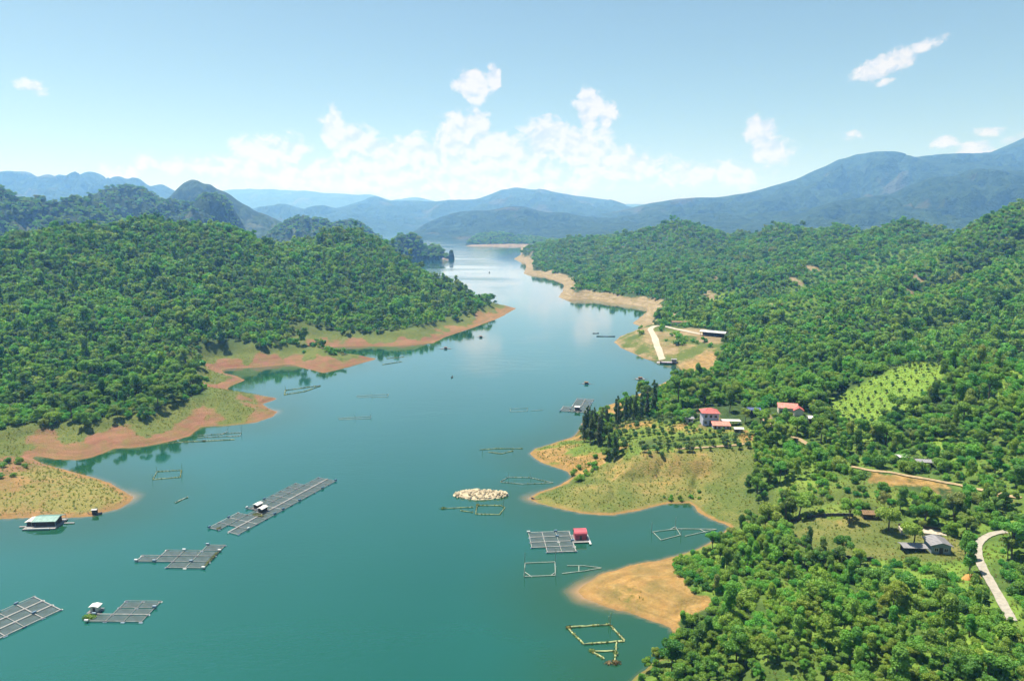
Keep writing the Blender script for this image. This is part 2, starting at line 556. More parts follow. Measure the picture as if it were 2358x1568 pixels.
# ------------------------------------------------------------------ the lake shore
left_px = [(-900, 1260), (-400, 1225), (-120, 1200), (0, 1195), (60, 1193), (150, 1192), (215, 1188), (270, 1172), (300, 1156), (308, 1145), (295, 1133),
           (265, 1120), (225, 1103), (180, 1088), (130, 1075), (95, 1066), (72, 1054), (85, 1049), (130, 1057), (175, 1058), (215, 1051), (243, 1040), (262, 1032),
           (330, 1028), (390, 1016), (432, 1004), (452, 990), (462, 981), (520, 980), (590, 972), (628, 958), (637, 948), (615, 940), (603, 930), (638, 918),
           (590, 909), (545, 905), (524, 896), (532, 888), (566, 875), (545, 867), (515, 859), (508, 851), (530, 848), (600, 845), (672, 838), (705, 849),
           (745, 858), (800, 845), (867, 826), (815, 818), (765, 811), (712, 805), (716, 799), (830, 797), (905, 797), (1000, 790), (1022, 777),
           (1075, 760), (1120, 743), (1150, 732), (1189, 710)]
left = [P(*q)[:2] for q in left_px] + [np.array(q, float) for q in
        [(-20, 800), (-80, 890), (-165, 1050), (-300, 1300), (-420, 1500), (-560, 1700), (-900, 2000), (-2600, 2600), (-2600, 150)]]
right_px = [(1440, 1580), (1490, 1545), (1528, 1502), (1545, 1470), (1541, 1446), (1500, 1431), (1440, 1406), (1380, 1390), (1345, 1377), (1331, 1361), (1345, 1345),
            (1385, 1325), (1450, 1305), (1520, 1290), (1562, 1279), (1602, 1264), (1640, 1245), (1668, 1224), (1678, 1214), (1640, 1196), (1606, 1179), (1600, 1166),
            (1588, 1158), (1540, 1160), (1490, 1168), (1440, 1180), (1380, 1187), (1300, 1175), (1240, 1158), (1219, 1147), (1240, 1135), (1290, 1114), (1318, 1098),
            (1305, 1086), (1265, 1070), (1235, 1058), (1217, 1045), (1235, 1032), (1275, 1020), (1318, 1005), (1338, 985), (1352, 960), (1400, 935), (1450, 915),
            (1510, 893), (1548, 870), (1572, 855), (1558, 839), (1520, 831), (1490, 827), (1460, 815), (1430, 800), (1415, 788), (1426, 775), (1455, 764), (1478, 754),
            (1456, 744), (1475, 730), (1492, 716), (1488, 708), (1452, 702), (1419, 699), (1386, 693), (1353, 688), (1333, 692), (1306, 692), (1286, 684), (1297, 668),
            (1299, 657), (1286, 647), (1246, 635), (1206, 630), (1212, 614), (1209, 604), (1183, 597), (1199, 587), (1200, 571)]
right = [P(*q)[:2] for q in right_px] + [np.array(q, float) for q in
         [(80, 2900), (400, 3200), (3200, 3200), (3200, 60), (60, 60), (33, 118)]]

def segs(poly):
    a = np.array(poly); return a, np.roll(a, -1, 0)

def sdist(x, y, poly):
    """distance to the polygon outline, positive inside"""
    a, b = segs(poly)
    best = np.full(x.shape, 1e18)
    for (ax, ay), (bx, by) in zip(a, b):
        dx, dy = bx - ax, by - ay
        t = np.clip(((x - ax) * dx + (y - ay) * dy) / (dx * dx + dy * dy + 1e-9), 0, 1)
        best = np.minimum(best, (x - ax - t * dx) ** 2 + (y - ay - t * dy) ** 2)
    return np.sqrt(best) * np.where(inpoly(x, y, poly), 1, -1)

# hill heights: points on the crests and slopes (direction, forward distance), canopy height taken off
CAN = 5.5
ctrl = []
for px, py, d in [(-300, 600, 560), (-150, 575, 600), (0, 560, 640), (120, 532, 700), (240, 517, 760), (350, 510, 800), (430, 508, 810), (500, 508, 800), (560, 530, 780), (620, 550, 800),
                  (665, 563, 840), (700, 548, 900), (740, 533, 950), (800, 533, 960), (850, 548, 930), (900, 575, 890), (960, 605, 860), (1020, 632, 830), (1080, 652, 810), (1130, 668, 800), (1165, 688, 785),
                  (0, 745, 440), (150, 790, 420), (300, 840, 400), (420, 850, 385), (0, 650, 530), (300, 650, 590), (300, 750, 480), (500, 650, 620),
                  (500, 760, 490), (700, 640, 730), (700, 720, 590), (850, 640, 760), (850, 720, 640), (1000, 690, 740), (0, 880, 352), (200, 900, 342), (400, 890, 347), (-300, 800, 400),
                  # right shore
                  (2800, 420, 650), (2550, 470, 760), (2358, 495, 860), (2300, 513, 900), (2220, 535, 980), (2140, 540, 1050), (2080, 514, 1100), (2020, 540, 1130), (1960, 537, 1170), (1920, 519, 1200),
                  (1860, 546, 1240), (1790, 521, 1300), (1740, 542, 1340), (1690, 556, 1400), (1640, 540, 1450), (1590, 515, 1490), (1545, 512, 1510), (1500, 530, 1550),
                  (1430, 541, 1620), (1340, 546, 1700), (1290, 554, 1750), (1235, 566, 1800),
                  (2358, 700, 520), (2358, 850, 385), (2358, 600, 680), (2150, 700, 570), (2150, 600, 800), (2150, 780, 450), (1900, 700, 660), (1900, 600, 960), (1700, 700, 760),
                  (1700, 620, 1050), (1700, 570, 1350), (1500, 640, 990), (1500, 570, 1380), (1350, 600, 1400), (1400, 650, 1010), (1800, 790, 480), (1980, 800, 430), (1600, 690, 790)]:
    p = PD(px, py, d)
    ctrl.append((p[0], p[1], max(p[2] - CAN, 3)))
for px, py, z in [(1640, 985, 13.5), (1500, 985, 11), (1560, 1020, 11), (1730, 1000, 14), (1800, 950, 17), (1720, 1060, 10), (1560, 1090, 8.5), (1420, 1120, 6),
                  (1700, 1150, 5), (1850, 1130, 10), (2000, 1105, 14), (2200, 1110, 16), (2340, 1135, 18), (1900, 1240, 8.5), (2050, 1235, 9.5), (2165, 1265, 10.5),
                  (2300, 1230, 13.5), (2300, 1350, 12.5), (2000, 1350, 9), (1750, 1300, 7), (1620, 1330, 5), (1700, 1450, 8), (1650, 1540, 7), (2000, 1500, 12),
                  (2300, 1500, 15), (2358, 1568, 15), (2650, 1300, 22), (2750, 1000, 42), (1960, 930, 14), (2060, 960, 16), (2120, 845, 29), (2010, 880, 23), (2200, 950, 22),
                  (2350, 1000, 26), (2200, 860, 32), (1560, 925, 9), (1470, 945, 8), (1375, 1005, 5.5), (1500, 768, 9), (1600, 785, 9.5), (1650, 775, 12), (1600, 825, 6), (1700, 850, 13),
                  (1850, 850, 17), (60, 1130, 4.5), (180, 1130, 3.5), (-100, 1110, 8), (30, 1075, 5.5), (2000, 1700, 12), (2700, 1700, 18), (1700, 930, 16)]:
    p = P(px, py, z)
    ctrl.append((p[0], p[1], z))
for q in [(-600, 1100, 18), (-400, 1180, 12), (-1000, 950, 45), (-1500, 1500, 30), (-300, 1050, 42), (-90, 840, 20), (-1000, 600, 70), (-700, 300, 40), (-400, 230, 14),
          (1500, 1200, 120), (400, 2200, 14), (250, 2100, 14), (1200, 700, 150), (900, 400, 110), (600, 200, 50), (2400, 1500, 200), (700, 2700, 12), (2500, 2800, 25)]:
    ctrl.append(q)
for px, py, d in [(2358, 495, 860), (2220, 535, 980), (2080, 514, 1100), (1920, 519, 1200), (1790, 521, 1300), (1640, 540, 1450), (1545, 512, 1510), (1430, 541, 1620)]:
    p = PD(px, py, d); k = (d + 230) / d                     # the land falls away behind the crests
    ctrl.append((p[0] * k, p[1] * k, p[2] - 32)); k = (d + 480) / d
    ctrl.append((p[0] * k, p[1] * k, p[2] - 50))
for px, py, d in [(0, 560, 640), (240, 517, 760), (430, 508, 810)]:
    p = PD(px, py, d); k = (d + 170) / d
    ctrl.append((p[0] * k, p[1] * k, p[2] - 28))
ctrl = np.array(ctrl)
def _k(r2): return np.sqrt(r2 + 28.0 ** 2)
_d2 = ((ctrl[:, None, :2] - ctrl[None, :, :2]) ** 2).sum(-1)
_n = len(ctrl)
_A = np.zeros((_n + 1, _n + 1)); _A[:_n, :_n] = _k(_d2) + np.eye(_n) * -0.6; _A[_n, :_n] = 1; _A[:_n, _n] = 1
_w = np.linalg.solve(_A, np.append(ctrl[:, 2], 0))
def hills(x, y):
    s = np.full(x.shape, _w[-1])
    for (cx, cy_, _), w in zip(ctrl, _w[:-1]):
        s = s + w * _k((x - cx) ** 2 + (y - cy_) ** 2)
    return s

pads = []      # level building plots: x, y, radius, height
def pad(px, py, z, r):
    p = P(px, py, z); pads.append((p[0], p[1], r, z)); return p

HOUSE = pad(1642, 982, 13.5, 11)
HOUSE2 = pad(1812, 950, 18, 9)
GREY = pad(2165, 1272, 10.5, 7)
FARM = pad(1640, 775, 11, 16)
YARD = pad(2030, 1200, 10, 6)

NA, ND = 620, 660
ANG = np.linspace(R(-50), R(50), NA)
DMIN, DMAX = 78.0, 3000.0
LD = np.linspace(math.log(DMIN), math.log(DMAX), ND)
gA, gD = np.meshgrid(ANG, np.exp(LD))
gX, gY = gD * np.sin(gA), gD * np.cos(gA)

def gX_px(x, y): return proj(x, y, 3.0 + 0 * x)

def compute_terrain():
    x, y = gX, gY
    wob = fbm(x / 9, y / 9, 3, 3) * 1.6
    sl, sr = sdist(x, y, left), sdist(x, y, right)
    s = np.maximum(sl, sr) + wob * smooth(0, 3, np.abs(np.maximum(sl, sr)) + 1.5)
    isL = sl > sr
    hz = hills(x, y)
    d = np.hypot(x, y)
    # spurs and gullies
    amp = smooth(10, 70, hz) * 7 + smooth(6, 20, hz) * 1.6
    xr, yr = x * 0.89 + y * 0.45, -x * 0.45 + y * 0.89
    rid = np.where(isL, 0.30 - np.abs(fbm(x / 95, y / 120, 3, 21)) * 1.5, 0.42 - np.abs(fbm(xr / 300, yr / 95, 3, 9)) * 2.3)
    hz = hz + amp * rid + fbm(x / 22, y / 22, 3, 5) * smooth(5, 25, hz) * 3.0
    def crest(p, q, up, w):
        nonlocal hz
        p, q = PD(*p), PD(*q)
        dx, dy = q[0] - p[0], q[1] - p[1]; L2 = dx * dx + dy * dy
        t = ((x - p[0]) * dx + (y - p[1]) * dy) / L2
        tc = np.clip(t, 0, 1)
        dd_ = np.hypot(x - p[0] - tc * dx, y - p[1] - tc * dy)
        hz = hz + up * np.exp(-(dd_ / w) ** 2) * smooth(-0.3, 0.12, t) * (1 - smooth(0.85, 1.2, t))
    for p, q, up, w in [((2080, 515, 1080), (1640, 685, 800), 20, 46), ((1920, 520, 1180), (1590, 650, 930), 12, 42), ((1790, 522, 1280), (1500, 640, 1000), 12, 45), ((1590, 520, 1460), (1400, 640, 1050), 10, 50),
                        ((2358, 500, 860), (1760, 735, 610), 20, 38), ((2358, 610, 680), (1860, 800, 470), 17, 29), ((2358, 720, 510), (2000, 850, 400), 9, 24),
                        ((2250, 520, 970), (1700, 715, 700), -18, 32), ((2380, 560, 760), (1820, 770, 540), -17, 26), ((2000, 535, 1130), (1620, 665, 860), -14, 30), ((1860, 545, 1230), (1540, 645, 970), -12, 30), ((2358, 665, 590), (1950, 825, 430), -13, 20),
                        ((330, 520, 770), (480, 740, 500), 8, 35), ((150, 540, 690), (330, 760, 470), 8, 32), ((520, 520, 800), (660, 730, 560), 8, 32), ((800, 540, 940), (880, 740, 620), 8, 36),
                        ((250, 520, 740), (400, 750, 490), -9, 24), ((440, 515, 790), (570, 740, 520), -9, 24), ((0, 640, 540), (250, 800, 430), -8, 22)]:
        crest(p, q, up, w)
    for px_, py_, dd, r_, up in [(1560, 510, 1500, 75, 3), (1790, 518, 1300, 55, 4), (1920, 515, 1200, 45, 3), (2080, 510, 1100, 48, 3), (1700, 556, 1390, 50, -7), (1860, 548, 1240, 35, -10), (2010, 541, 1140, 35, -8), (2160, 545, 1040, 60, -5),
                              (660, 570, 840, 50, -8), (665, 550, 990, 55, -12), (350, 500, 853, 60, -7), (560, 520, 849, 50, -9), (620, 540, 997, 40, -8), (2140, 520, 1257, 50, -17), (1860, 530, 1420, 40, -16), (1965, 525, 1344, 36, -13), (2020, 530, 1216, 36, -8), (2320, 490, 1059, 90, -16), (1690, 545, 1604, 55, -10)]:
        q = PD(px_, py_, dd)
        hz = hz + up * np.exp(-((x - q[0]) ** 2 + ((y - q[1]) / 1.6) ** 2) / r_ ** 2)
    for px_, py_, r_, z_ in pads:
        w = 1 - smooth(r_ * 0.8, r_ * 1.9, np.hypot(x - px_, y - py_))
        hz = hz * (1 - w) + z_ * w
    # drawdown bank
    slope = np.where(isL, 0.40, np.where(d < 330, 0.27, 0.48))
    slope = slope * (1 + 0.5 * fbm(x / 30, y / 30, 2, 31))
    zb = np.where(s > 0, s * slope + np.maximum(s - 18, 0) * 0.9, s * 0.35)
    gully = np.abs(fbm(x / 26, y / 26, 2, 77))
    zb = np.where(s > 0, zb - np.exp(-(gully / 0.05) ** 2) * np.minimum(s * 0.12, 1.3), zb)
    bank = np.where(isL, 8.5, np.where(d < 330, 2.5, 9.5))
    bank = np.where(isL & (gX_px(x, y)[1] > 1062), 3.2, bank)
    top = np.maximum(hz, np.minimum(0.5 + np.maximum(s, 0) * slope * 0.9, bank))
    k = 2.2
    z = np.where(s > 0, -k * np.logaddexp(-zb / k, -top / k) + k * np.log(1 + np.exp(-top / k)), zb)
    return x, y, np.maximum(z, -6), s, isL

gX, gY, gZ, gS, gL = compute_terrain()

def tsample(arr, x, y):
    """bilinear look-up on the terrain grid"""
    x = np.asarray(x, float); y = np.asarray(y, float)
    a = np.clip((np.arctan2(x, y) - ANG[0]) / (ANG[1] - ANG[0]), 0, NA - 1.001)
    r = np.clip((np.log(np.hypot(x, y)) - LD[0]) / (LD[1] - LD[0]), 0, ND - 1.001)
    i, j = r.astype(int), a.astype(int)
    fi, fj = r - i, a - j
    return (arr[i, j] * (1 - fi) * (1 - fj) + arr[i + 1, j] * fi * (1 - fj) + arr[i, j + 1] * (1 - fi) * fj + arr[i + 1, j + 1] * fi * fj)

def ground(x, y): return float(tsample(gZ, x, y))

def at(px, py, it=14):
    """ground point seen in direction (px, py)"""
    z = 8.0
    for _ in range(it):
        p = P(px, py, z)
        z = 0.5 * z + 0.5 * max(ground(p[0], p[1]), 0)
    return np.array([p[0], p[1], ground(p[0], p[1])])

# ---- plots, clearings, soil patches (outlines on the ground)
SPIT = [(1325, 1365), (1385, 1322), (1560, 1278), (1562, 1330), (1600, 1360), (1645, 1378), (1625, 1405), (1560, 1450), (1480, 1440)]
MOUND = [(1210, 1150), (1322, 1100), (1400, 1060), (1480, 1045), (1735, 1022), (1745, 1080), (1715, 1130), (1790, 1200), (1680, 1222), (1590, 1165), (1380, 1195)]
POINT = [(1205, 1045), (1270, 1012), (1335, 1000), (1395, 1045), (1390, 1075), (1320, 1110), (1260, 1080)]
TERR = [(1400, 985), (1440, 960), (1520, 960), (1610, 985), (1735, 975), (1738, 1030), (1480, 1055), (1420, 1050)]
HOUSEYARD = [(1520, 950), (1610, 955), (1615, 985), (1770, 985), (1790, 960), (1725, 940), (1690, 935), (1600, 938)]
PLOT = [(1780, 1215), (1880, 1192), (2010, 1190), (2060, 1205), (2120, 1220), (2235, 1240), (2250, 1295), (2200, 1300), (2010, 1295), (1880, 1275)]
DIRT = [(1985, 1112), (2005, 1082), (2080, 1092), (2205, 1118), (2195, 1142), (2165, 1160), (2080, 1130)]
DIRT2 = [(2255, 1130), (2340, 1145), (2350, 1158), (2290, 1152)]
LAWN = [(1850, 1105), (1985, 1105), (2080, 1135), (2060, 1180), (1880, 1185), (1760, 1190), (1740, 1130)]
FIELD = [(1880, 940), (1940, 900), (2005, 868), (2085, 834), (2190, 834), (2165, 885), (2135, 910), (2095, 950), (2020, 970), (2012, 1012), (1965, 1012), (1915, 968)]
LANDING = [(1405, 790), (1460, 758), (1495, 748), (1560, 752), (1640, 765), (1660, 790), (1665, 830), (1645, 862), (1570, 860), (1515, 835)]
FARMYARD = [(1575, 752), (1640, 760), (1670, 775), (1670, 788), (1610, 785)]
BAY = [(1555, 842), (1600, 830), (1628, 806), (1650, 808), (1645, 850), (1600, 866), (1570, 858)]
GRASSHILL = [(1595, 705), (1640, 682), (1715, 660), (1690, 688), (1640, 705)]
PINK = [(700, 862), (690, 840), (730, 815), (800, 835), (770, 858)]
RED2 = [(1085, 745), (1100, 712), (1140, 728), (1130, 745)]
PLANT = [(1700, 700), (1830, 650), (2050, 570), (2250, 560), (2100, 625), (1960, 690), (1830, 750), (1740, 745)]
PLANT2 = [(2060, 700), (2358, 590), (2358, 660), (2150, 745), (2080, 760)]
PLANT3 = [(2255, 905), (2295, 850), (2358, 815), (2400, 860), (2358, 935), (2300, 945)]
SHRUBS = [(2000, 1290), (2230, 1300), (2240, 1370), (2100, 1390), (1990, 1360)]
ROADSIDE = [(2225, 1240), (2300, 1215), (2345, 1235), (2290, 1290), (2330, 1400), (2270, 1370)]
gpx, gpy = proj(gX, gY, gZ)
jit = fbm(gX / 6, gY / 6, 3, 51)
def zone(poly, j=1.0):
    return inpoly(gpx + jit * 26 * j, gpy + np.roll(jit, 40, 0) * 16 * j, poly)

def soften(a, n=1):
    for _ in range(n):
        a = (a + np.roll(a, 1, 0) + np.roll(a, -1, 0) + np.roll(a, 1, 1) + np.roll(a, -1, 1)) / 5
    return a

dist = np.hypot(gX, gY)
nz = fbm(gX / 14, gY / 14, 4, 61)
z_ = {k: zone(v) for k, v in dict(spit=SPIT, mound=MOUND, point=POINT, terr=TERR, yard=HOUSEYARD, plot=PLOT, dirt=DIRT, dirt2=DIRT2, lawn=LAWN, field=FIELD,
                                  landing=LANDING, farm=FARMYARD, bay=BAY, ghill=GRASSHILL, pink=PINK, red2=RED2, shrubs=SHRUBS, plant=PLANT, plant2=PLANT2, plant3=PLANT3).items()}
near_r = (~gL) & (dist < 330)
bare = np.where(gL, np.clip(1 - smooth(5, 15, gS + nz * 16) * 1.0 - np.clip(fbm(gX / 7, gY / 7, 3, 67) * 1.1, -.2, .5) * smooth(1.0, 4, gS), 0, 1), np.where(near_r, 1 - smooth(0.3, 1.6, gS + nz * 2), 1 - smooth(14, 22, gS + nz * 9)))
lowspit = gL & (gpy > 1062) & (gZ < 7)
bare = np.where(lowspit, np.clip(0.60 - smooth(-230, -130, gX) * 0.30 + nz * 0.35 + (1 - smooth(0.3, 1.0, gZ)) * 0.5, 0, 1), bare)
bare = np.where(gL & (gpx > 470) & (gpx < 640) & (gpy > 895), bare * 0.7, bare)
bare = np.where(z_['spit'] & (gpy < 1452), np.clip(1.12 + nz * 0.8 - smooth(2.2, 6, gZ) * 0.25, 0, 1), bare)
bare = np.where(z_['dirt'] | z_['dirt2'], np.clip(0.68 + nz * 1.5, 0, 1), bare)
bare = np.where(z_['bay'] | z_['pink'] | z_['red2'], 1, bare)
bare = np.where(z_['point'], np.clip(0.55 + nz * 1.3 - smooth(2, 6, gZ) * 0.25, 0, 1), bare)
bare = np.where(z_['farm'], 0.95, bare)
bare = np.where(z_['yard'], np.clip(0.52 + nz, 0, 1), bare)
bare = np.where(z_['terr'], np.clip(0.34 + nz * 0.8, 0, 1), bare)
bare = np.where(z_['landing'] & ~z_['farm'] & ~z_['bay'], np.clip(0.32 + nz * 0.7 + (gpx < 1500) * 0.16, 0, 1), bare)
bare = np.where(z_['mound'] & (gZ > 1.0), np.clip(0.22 + nz * 0.6, 0, 0.5), bare)
bare = np.where(z_['plot'], np.clip(0.30 + nz * 0.6, 0, 0.6), bare)
bare = np.where(near_r & (gpy > 1452), 0.0, bare)
slip = (fbm(gX / 26, gY / 26, 3, 91) > 0.47) & (~gL) & (dist > 650) & (gZ < 45)
bare = np.where(slip, 0.85, bare)
soil = np.where(gL, 0.0, np.where(dist < 430, 0.5, 1.0))
soil = np.where(z_['bay'], 0.62, np.where(z_['landing'], 0.9, soil))
soil = np.where(gL & (gpx > 1000) & (gpy < 760), 0.18, soil)
soil = np.where(lowspit & (gX > -190), 0.3, soil)
soil = np.where(z_['yard'], 0.8, soil)
dry = np.where(gL, 1 - smooth(18, 36, gS + nz * 9), 0.0)
dry = np.where(gL & ~lowspit, dry * 0.62, dry)
dry = np.where(z_['mound'], np.clip(0.72 + nz * 0.8, 0.2, 1), dry)
dry = np.where(z_['lawn'], np.clip(0.55 + nz * 0.7, 0.2, 0.9), dry)
dry = np.where(z_['plot'], np.clip(0.82 + nz * 0.6, 0, 0.9), dry)
dry = np.where(z_['landing'], np.clip(0.58 + nz * 0.5, 0, 0.9), dry)
dry = np.where(z_['point'] | z_['terr'], np.clip(0.5 + nz * 0.5, 0, 1), dry)
dry = np.where(z_['spit'], 0.6, dry)
lush = np.where(z_['field'], 0.85, 0.0) + np.where(z_['ghill'], 0.7, 0) + np.where(z_['shrubs'], 0.7, 0)
lush = np.where(near_r & (dist < 300) & ~z_['mound'] & ~z_['plot'] & ~z_['spit'] & ~z_['lawn'] & ~z_['dirt'] & ~z_['yard'], np.maximum(lush, 0.45 + nz * 0.8), lush)
lush = np.where(z_['plant'] | z_['plant2'], 0.55, lush)
lush = np.where(z_['plant3'], 0.85, lush)
lush = np.where(z_['lawn'], np.clip(0.3 + nz, 0, .8), lush)
lush = np.clip(lush, 0, 1)
attrs = {'bare': soften(bare), 'soil': soften(soil, 3), 'dry': soften(dry), 'lush': soften(lush)}

quadz = np.maximum.reduce([gZ[:-1, :-1], gZ[1:, :-1], gZ[:-1, 1:], gZ[1:, 1:]])
isLq = gL[:-1, :-1]
hl = grid_obj('hillside_left', gX, gY, gZ, 'ground', (quadz > -1.2) & isLq, attrs)
tag(hl, 'green hill on the left shore above bare pink banks', 'hill', kind='structure')
hr = grid_obj('hillside_right', gX, gY, gZ, 'ground', (quadz > -1.2) & ~isLq, attrs)
tag(hr, 'green hillside on the right shore above ochre banks', 'hill', kind='structure')

# ------------------------------------------------------------------ lake
def build_lake():
    a = np.concatenate([np.linspace(R(-110), R(-52), 30, endpoint=False), np.linspace(R(-50), R(50), 420), np.linspace(R(52), R(110), 30)])
    l = np.concatenate([np.linspace(math.log(6), math.log(90), 20, endpoint=False), np.linspace(math.log(90), math.log(2900), 440), np.linspace(math.log(3000), math.log(16000), 40)])
    A, D = np.meshgrid(a, np.exp(l))
    X, Y = D * np.sin(A), D * np.cos(A)
    s = tsample(gS, X, np.maximum(Y, 1e-3))
    inside = (D > DMIN) & (D < DMAX) & (np.abs(A) < R(50))
    s = np.where(inside, s, -100)
    reflect_tint = np.where(s > -60, smooth(-36, -2, s), 0) * 0.85  # shore band whose water colour carries the painted hill reflection
    tips = 0 * X
    for px, py, r, k in [(1325, 1362, 9, .8), (315, 1142, 8, .5), (1210, 1147, 6, .5), (640, 948, 7, .3)]:
        q = P(px, py); tips = np.maximum(tips, np.exp(-((X - q[0]) ** 2 + (Y - q[1]) ** 2) / r ** 2) * k)
    silt = np.clip(smooth(-1.0, 0.3, s) * np.where(proj(X, Y, 0 * X)[1] > 1455, 0.1, 0.45) + tips * smooth(-5, -0.3, s) * 0.8, 0, 0.9)
    keep = np.minimum.reduce([s[:-1, :-1], s[1:, :-1], s[:-1, 1:], s[1:, 1:]]) < 6
    o = grid_obj('lake', X, Y, 0 * X, 'lake_water', keep, {'reflect_tint': reflect_tint, 'silt': silt, 'lee': np.where(s > -140, smooth(-130, -30, s), 0)})
    tag(o, 'calm teal lake winding between green hills', 'lake', kind='structure')
build_lake()

# ------------------------------------------------------------------ far hills
far_points = []        # where trees grow on the nearer of them
def ridge(name, label, sky, d, front, back, mat, rough=0.10, seed=1, res=6.0, base=-1.5, trees=0.0, power=1.25, wob=0.0, can=0.0, minz=0.0):
    pts = np.array([PD(px, py, d) for px, py in sky])
    xs = np.arange(pts[0, 0], pts[-1, 0] + res, res)
    crest = np.interp(xs, pts[:, 0], pts[:, 2])
    ker = np.array([1, 2, 3, 2, 1.]); ker /= ker.sum()
    crest = crest + np.maximum(crest, 0) * 0.07 * fbm(xs / (front * 0.13), 0 * xs + seed, 3, seed) * np.sin(np.linspace(0, np.pi, len(xs)))
    crest = np.convolve(np.pad(crest, 2, 'edge'), ker, 'valid') - can
    v = np.concatenate([-np.linspace(1, 0, int(max(24, front / res / 1.4)), endpoint=False), np.linspace(0, 1, int(max(10, back / res / 2.5)))])
    X, V = np.meshgrid(xs, v)
    yo = np.where(V < 0, V * front, V * back) + wob * fbm(X / (front * .8), V * 0, 2, seed + 50)
    Y = d + yo
    X = X * (1 + yo / d * 0.5)
    prof = 1 - np.abs(V) ** power
    Zc = crest[None, :] * np.ones_like(V)
    sc = front * 0.26
    nzz = 0.22 - np.abs(fbm(X / sc, Y / sc, 4, seed)) * 1.0 + fbm(X / (sc * .22), Y / (sc * .22), 3, seed + 7) * 0.28
    ed = np.minimum(smooth(0, 0.05, (np.arange(len(xs)) / len(xs))), 1)[None, :]
    nzz = np.minimum(nzz - 0.16, 0.04)
    Z = base + (Zc - base) * np.maximum(prof, 0) + (Zc - base) * rough * 3.0 * nzz * 4 * prof * smooth(0.0, 0.22, np.abs(V))
    Z = Z + (Zc - base) * 0.006 * fbm(X / (sc * .1), Y / (sc * .1), 2, seed + 9)
    Z = np.maximum(Z, base + minz * prof)
    o = grid_obj(name, X, Y, Z, mat)
    tag(o, label, 'mountain', kind='structure')
    if trees:
        n = int((xs[-1] - xs[0]) * (front) / trees)
        u = RNG.random(n) * (len(xs) - 1.01); w = RNG.random(n) * (np.searchsorted(v, 0.12) - 1.01)
        i, j = w.astype(int), u.astype(int); fi, fj = w - i, u - j
        g = lambda a: a[i, j] * (1 - fi) * (1 - fj) + a[i + 1, j] * fi * (1 - fj) + a[i, j + 1] * (1 - fi) * fj + a[i + 1, j + 1] * fi * fj
        zz = g(Z); ok = zz > 4
        far_points.append(np.stack([g(X)[ok], g(Y)[ok], zz[ok]], -1))
    return o

ridge('mountain', 'farthest pale blue range low on the horizon', [(-400, 440), (200, 436), (540, 440), (650, 437), (750, 445), (850, 448), (900, 460), (960, 455), (1010, 466), (1080, 480), (1500, 470), (2000, 450)],
      13800, 3500, 1400, 'far_forest', 0.10, 3, 60, power=1.6)
ridge('mountain', 'pale blue range behind the head of the lake, with a broad peak', [(520, 520), (600, 490), (700, 497), (800, 478), (850, 460), (872, 451), (895, 463), (960, 463), (1000, 466), (1050, 462), (1100, 459), (1150, 440), (1190, 430), (1230, 437), (1280, 444), (1330, 452), (1400, 460), (1440, 474), (1500, 490), (1700, 500)],
      8600, 3200, 1400, 'far_forest', 0.11, 5, 28, power=1.5)
ridge('mountain', 'low hazy ridge between the left karst and the head of the lake', [(500, 520), (545, 492), (600, 476), (655, 470), (700, 482), (745, 473), (800, 485), (850, 478), (930, 493), (1000, 510)],
      7000, 1600, 900, 'far_forest', 0.11, 61, 18, power=1.5)
ridge('mountain', 'hazy blue ridge with many low summits at the far left', [(-500, 380), (-150, 410), (0, 394), (28, 391), (60, 398), (88, 410), (105, 411), (135, 400), (155, 402), (182, 412), (208, 400), (228, 405), (248, 418), (272, 408), (295, 416), (318, 409), (345, 431), (372, 424), (405, 441), (470, 470), (600, 500)],
      6500, 2000, 900, 'far_forest', 0.11, 8, 15, power=1.5)
ridge('mountain', 'big blue mountain with a rounded summit above the right shore', [(1180, 545), (1300, 508), (1440, 482), (1500, 467), (1560, 459), (1640, 456), (1700, 446), (1760, 437), (1790, 428), (1830, 415), (1880, 388), (1930, 366), (1965, 354), (1995, 350), (2030, 354), (2065, 363), (2130, 360), (2200, 362), (2270, 352), (2320, 331), (2358, 318), (2450, 300), (2800, 310), (3100, 340)],
      5600, 2700, 1200, 'far_forest', 0.12, 12, 17, power=1.35)
ridge('mountain', 'darker wooded mountain flank in front of the big right mountain', [(1560, 545), (1650, 528), (1720, 515), (1800, 502), (1870, 478), (1930, 458), (1990, 452), (2050, 440), (2120, 414), (2200, 394), (2240, 384), (2300, 391), (2358, 384), (2500, 360), (2750, 330), (3000, 380)],
      3600, 1250, 900, 'far_forest', 0.12, 17, 15, power=1.25, can=8)
ridge('mountain', 'low wooded hills at the head of the lake', [(940, 545), (985, 512), (1020, 498), (1060, 488), (1110, 485), (1160, 478), (1200, 475), (1250, 490), (1300, 490), (1360, 500), (1450, 505), (1560, 530)],
      4700, 1150, 900, 'far_forest', 0.10, 23, 22, power=1.4)
ridge('mountain', 'pointed blue karst peak behind the left hill', [(330, 500), (375, 468), (400, 445), (420, 424), (440, 411), (456, 414), (470, 421), (484, 421), (500, 437), (522, 441), (560, 468), (600, 490), (640, 507), (690, 530), (760, 552)],
      3000, 480, 420, 'karst_rock', 0.10, 29, 7, power=1.15)
ridge('mountain', 'dark wooded karst hills at the left edge', [(-700, 420), (-300, 440), (-60, 400), (0, 430), (28, 448), (60, 455), (92, 450), (120, 464), (150, 456), (170, 449), (205, 455), (225, 462), (260, 490), (330, 530), (380, 560)],
      1500, 330, 260, 'karst_rock', 0.10, 33, 6, trees=75, power=1.7, can=5)
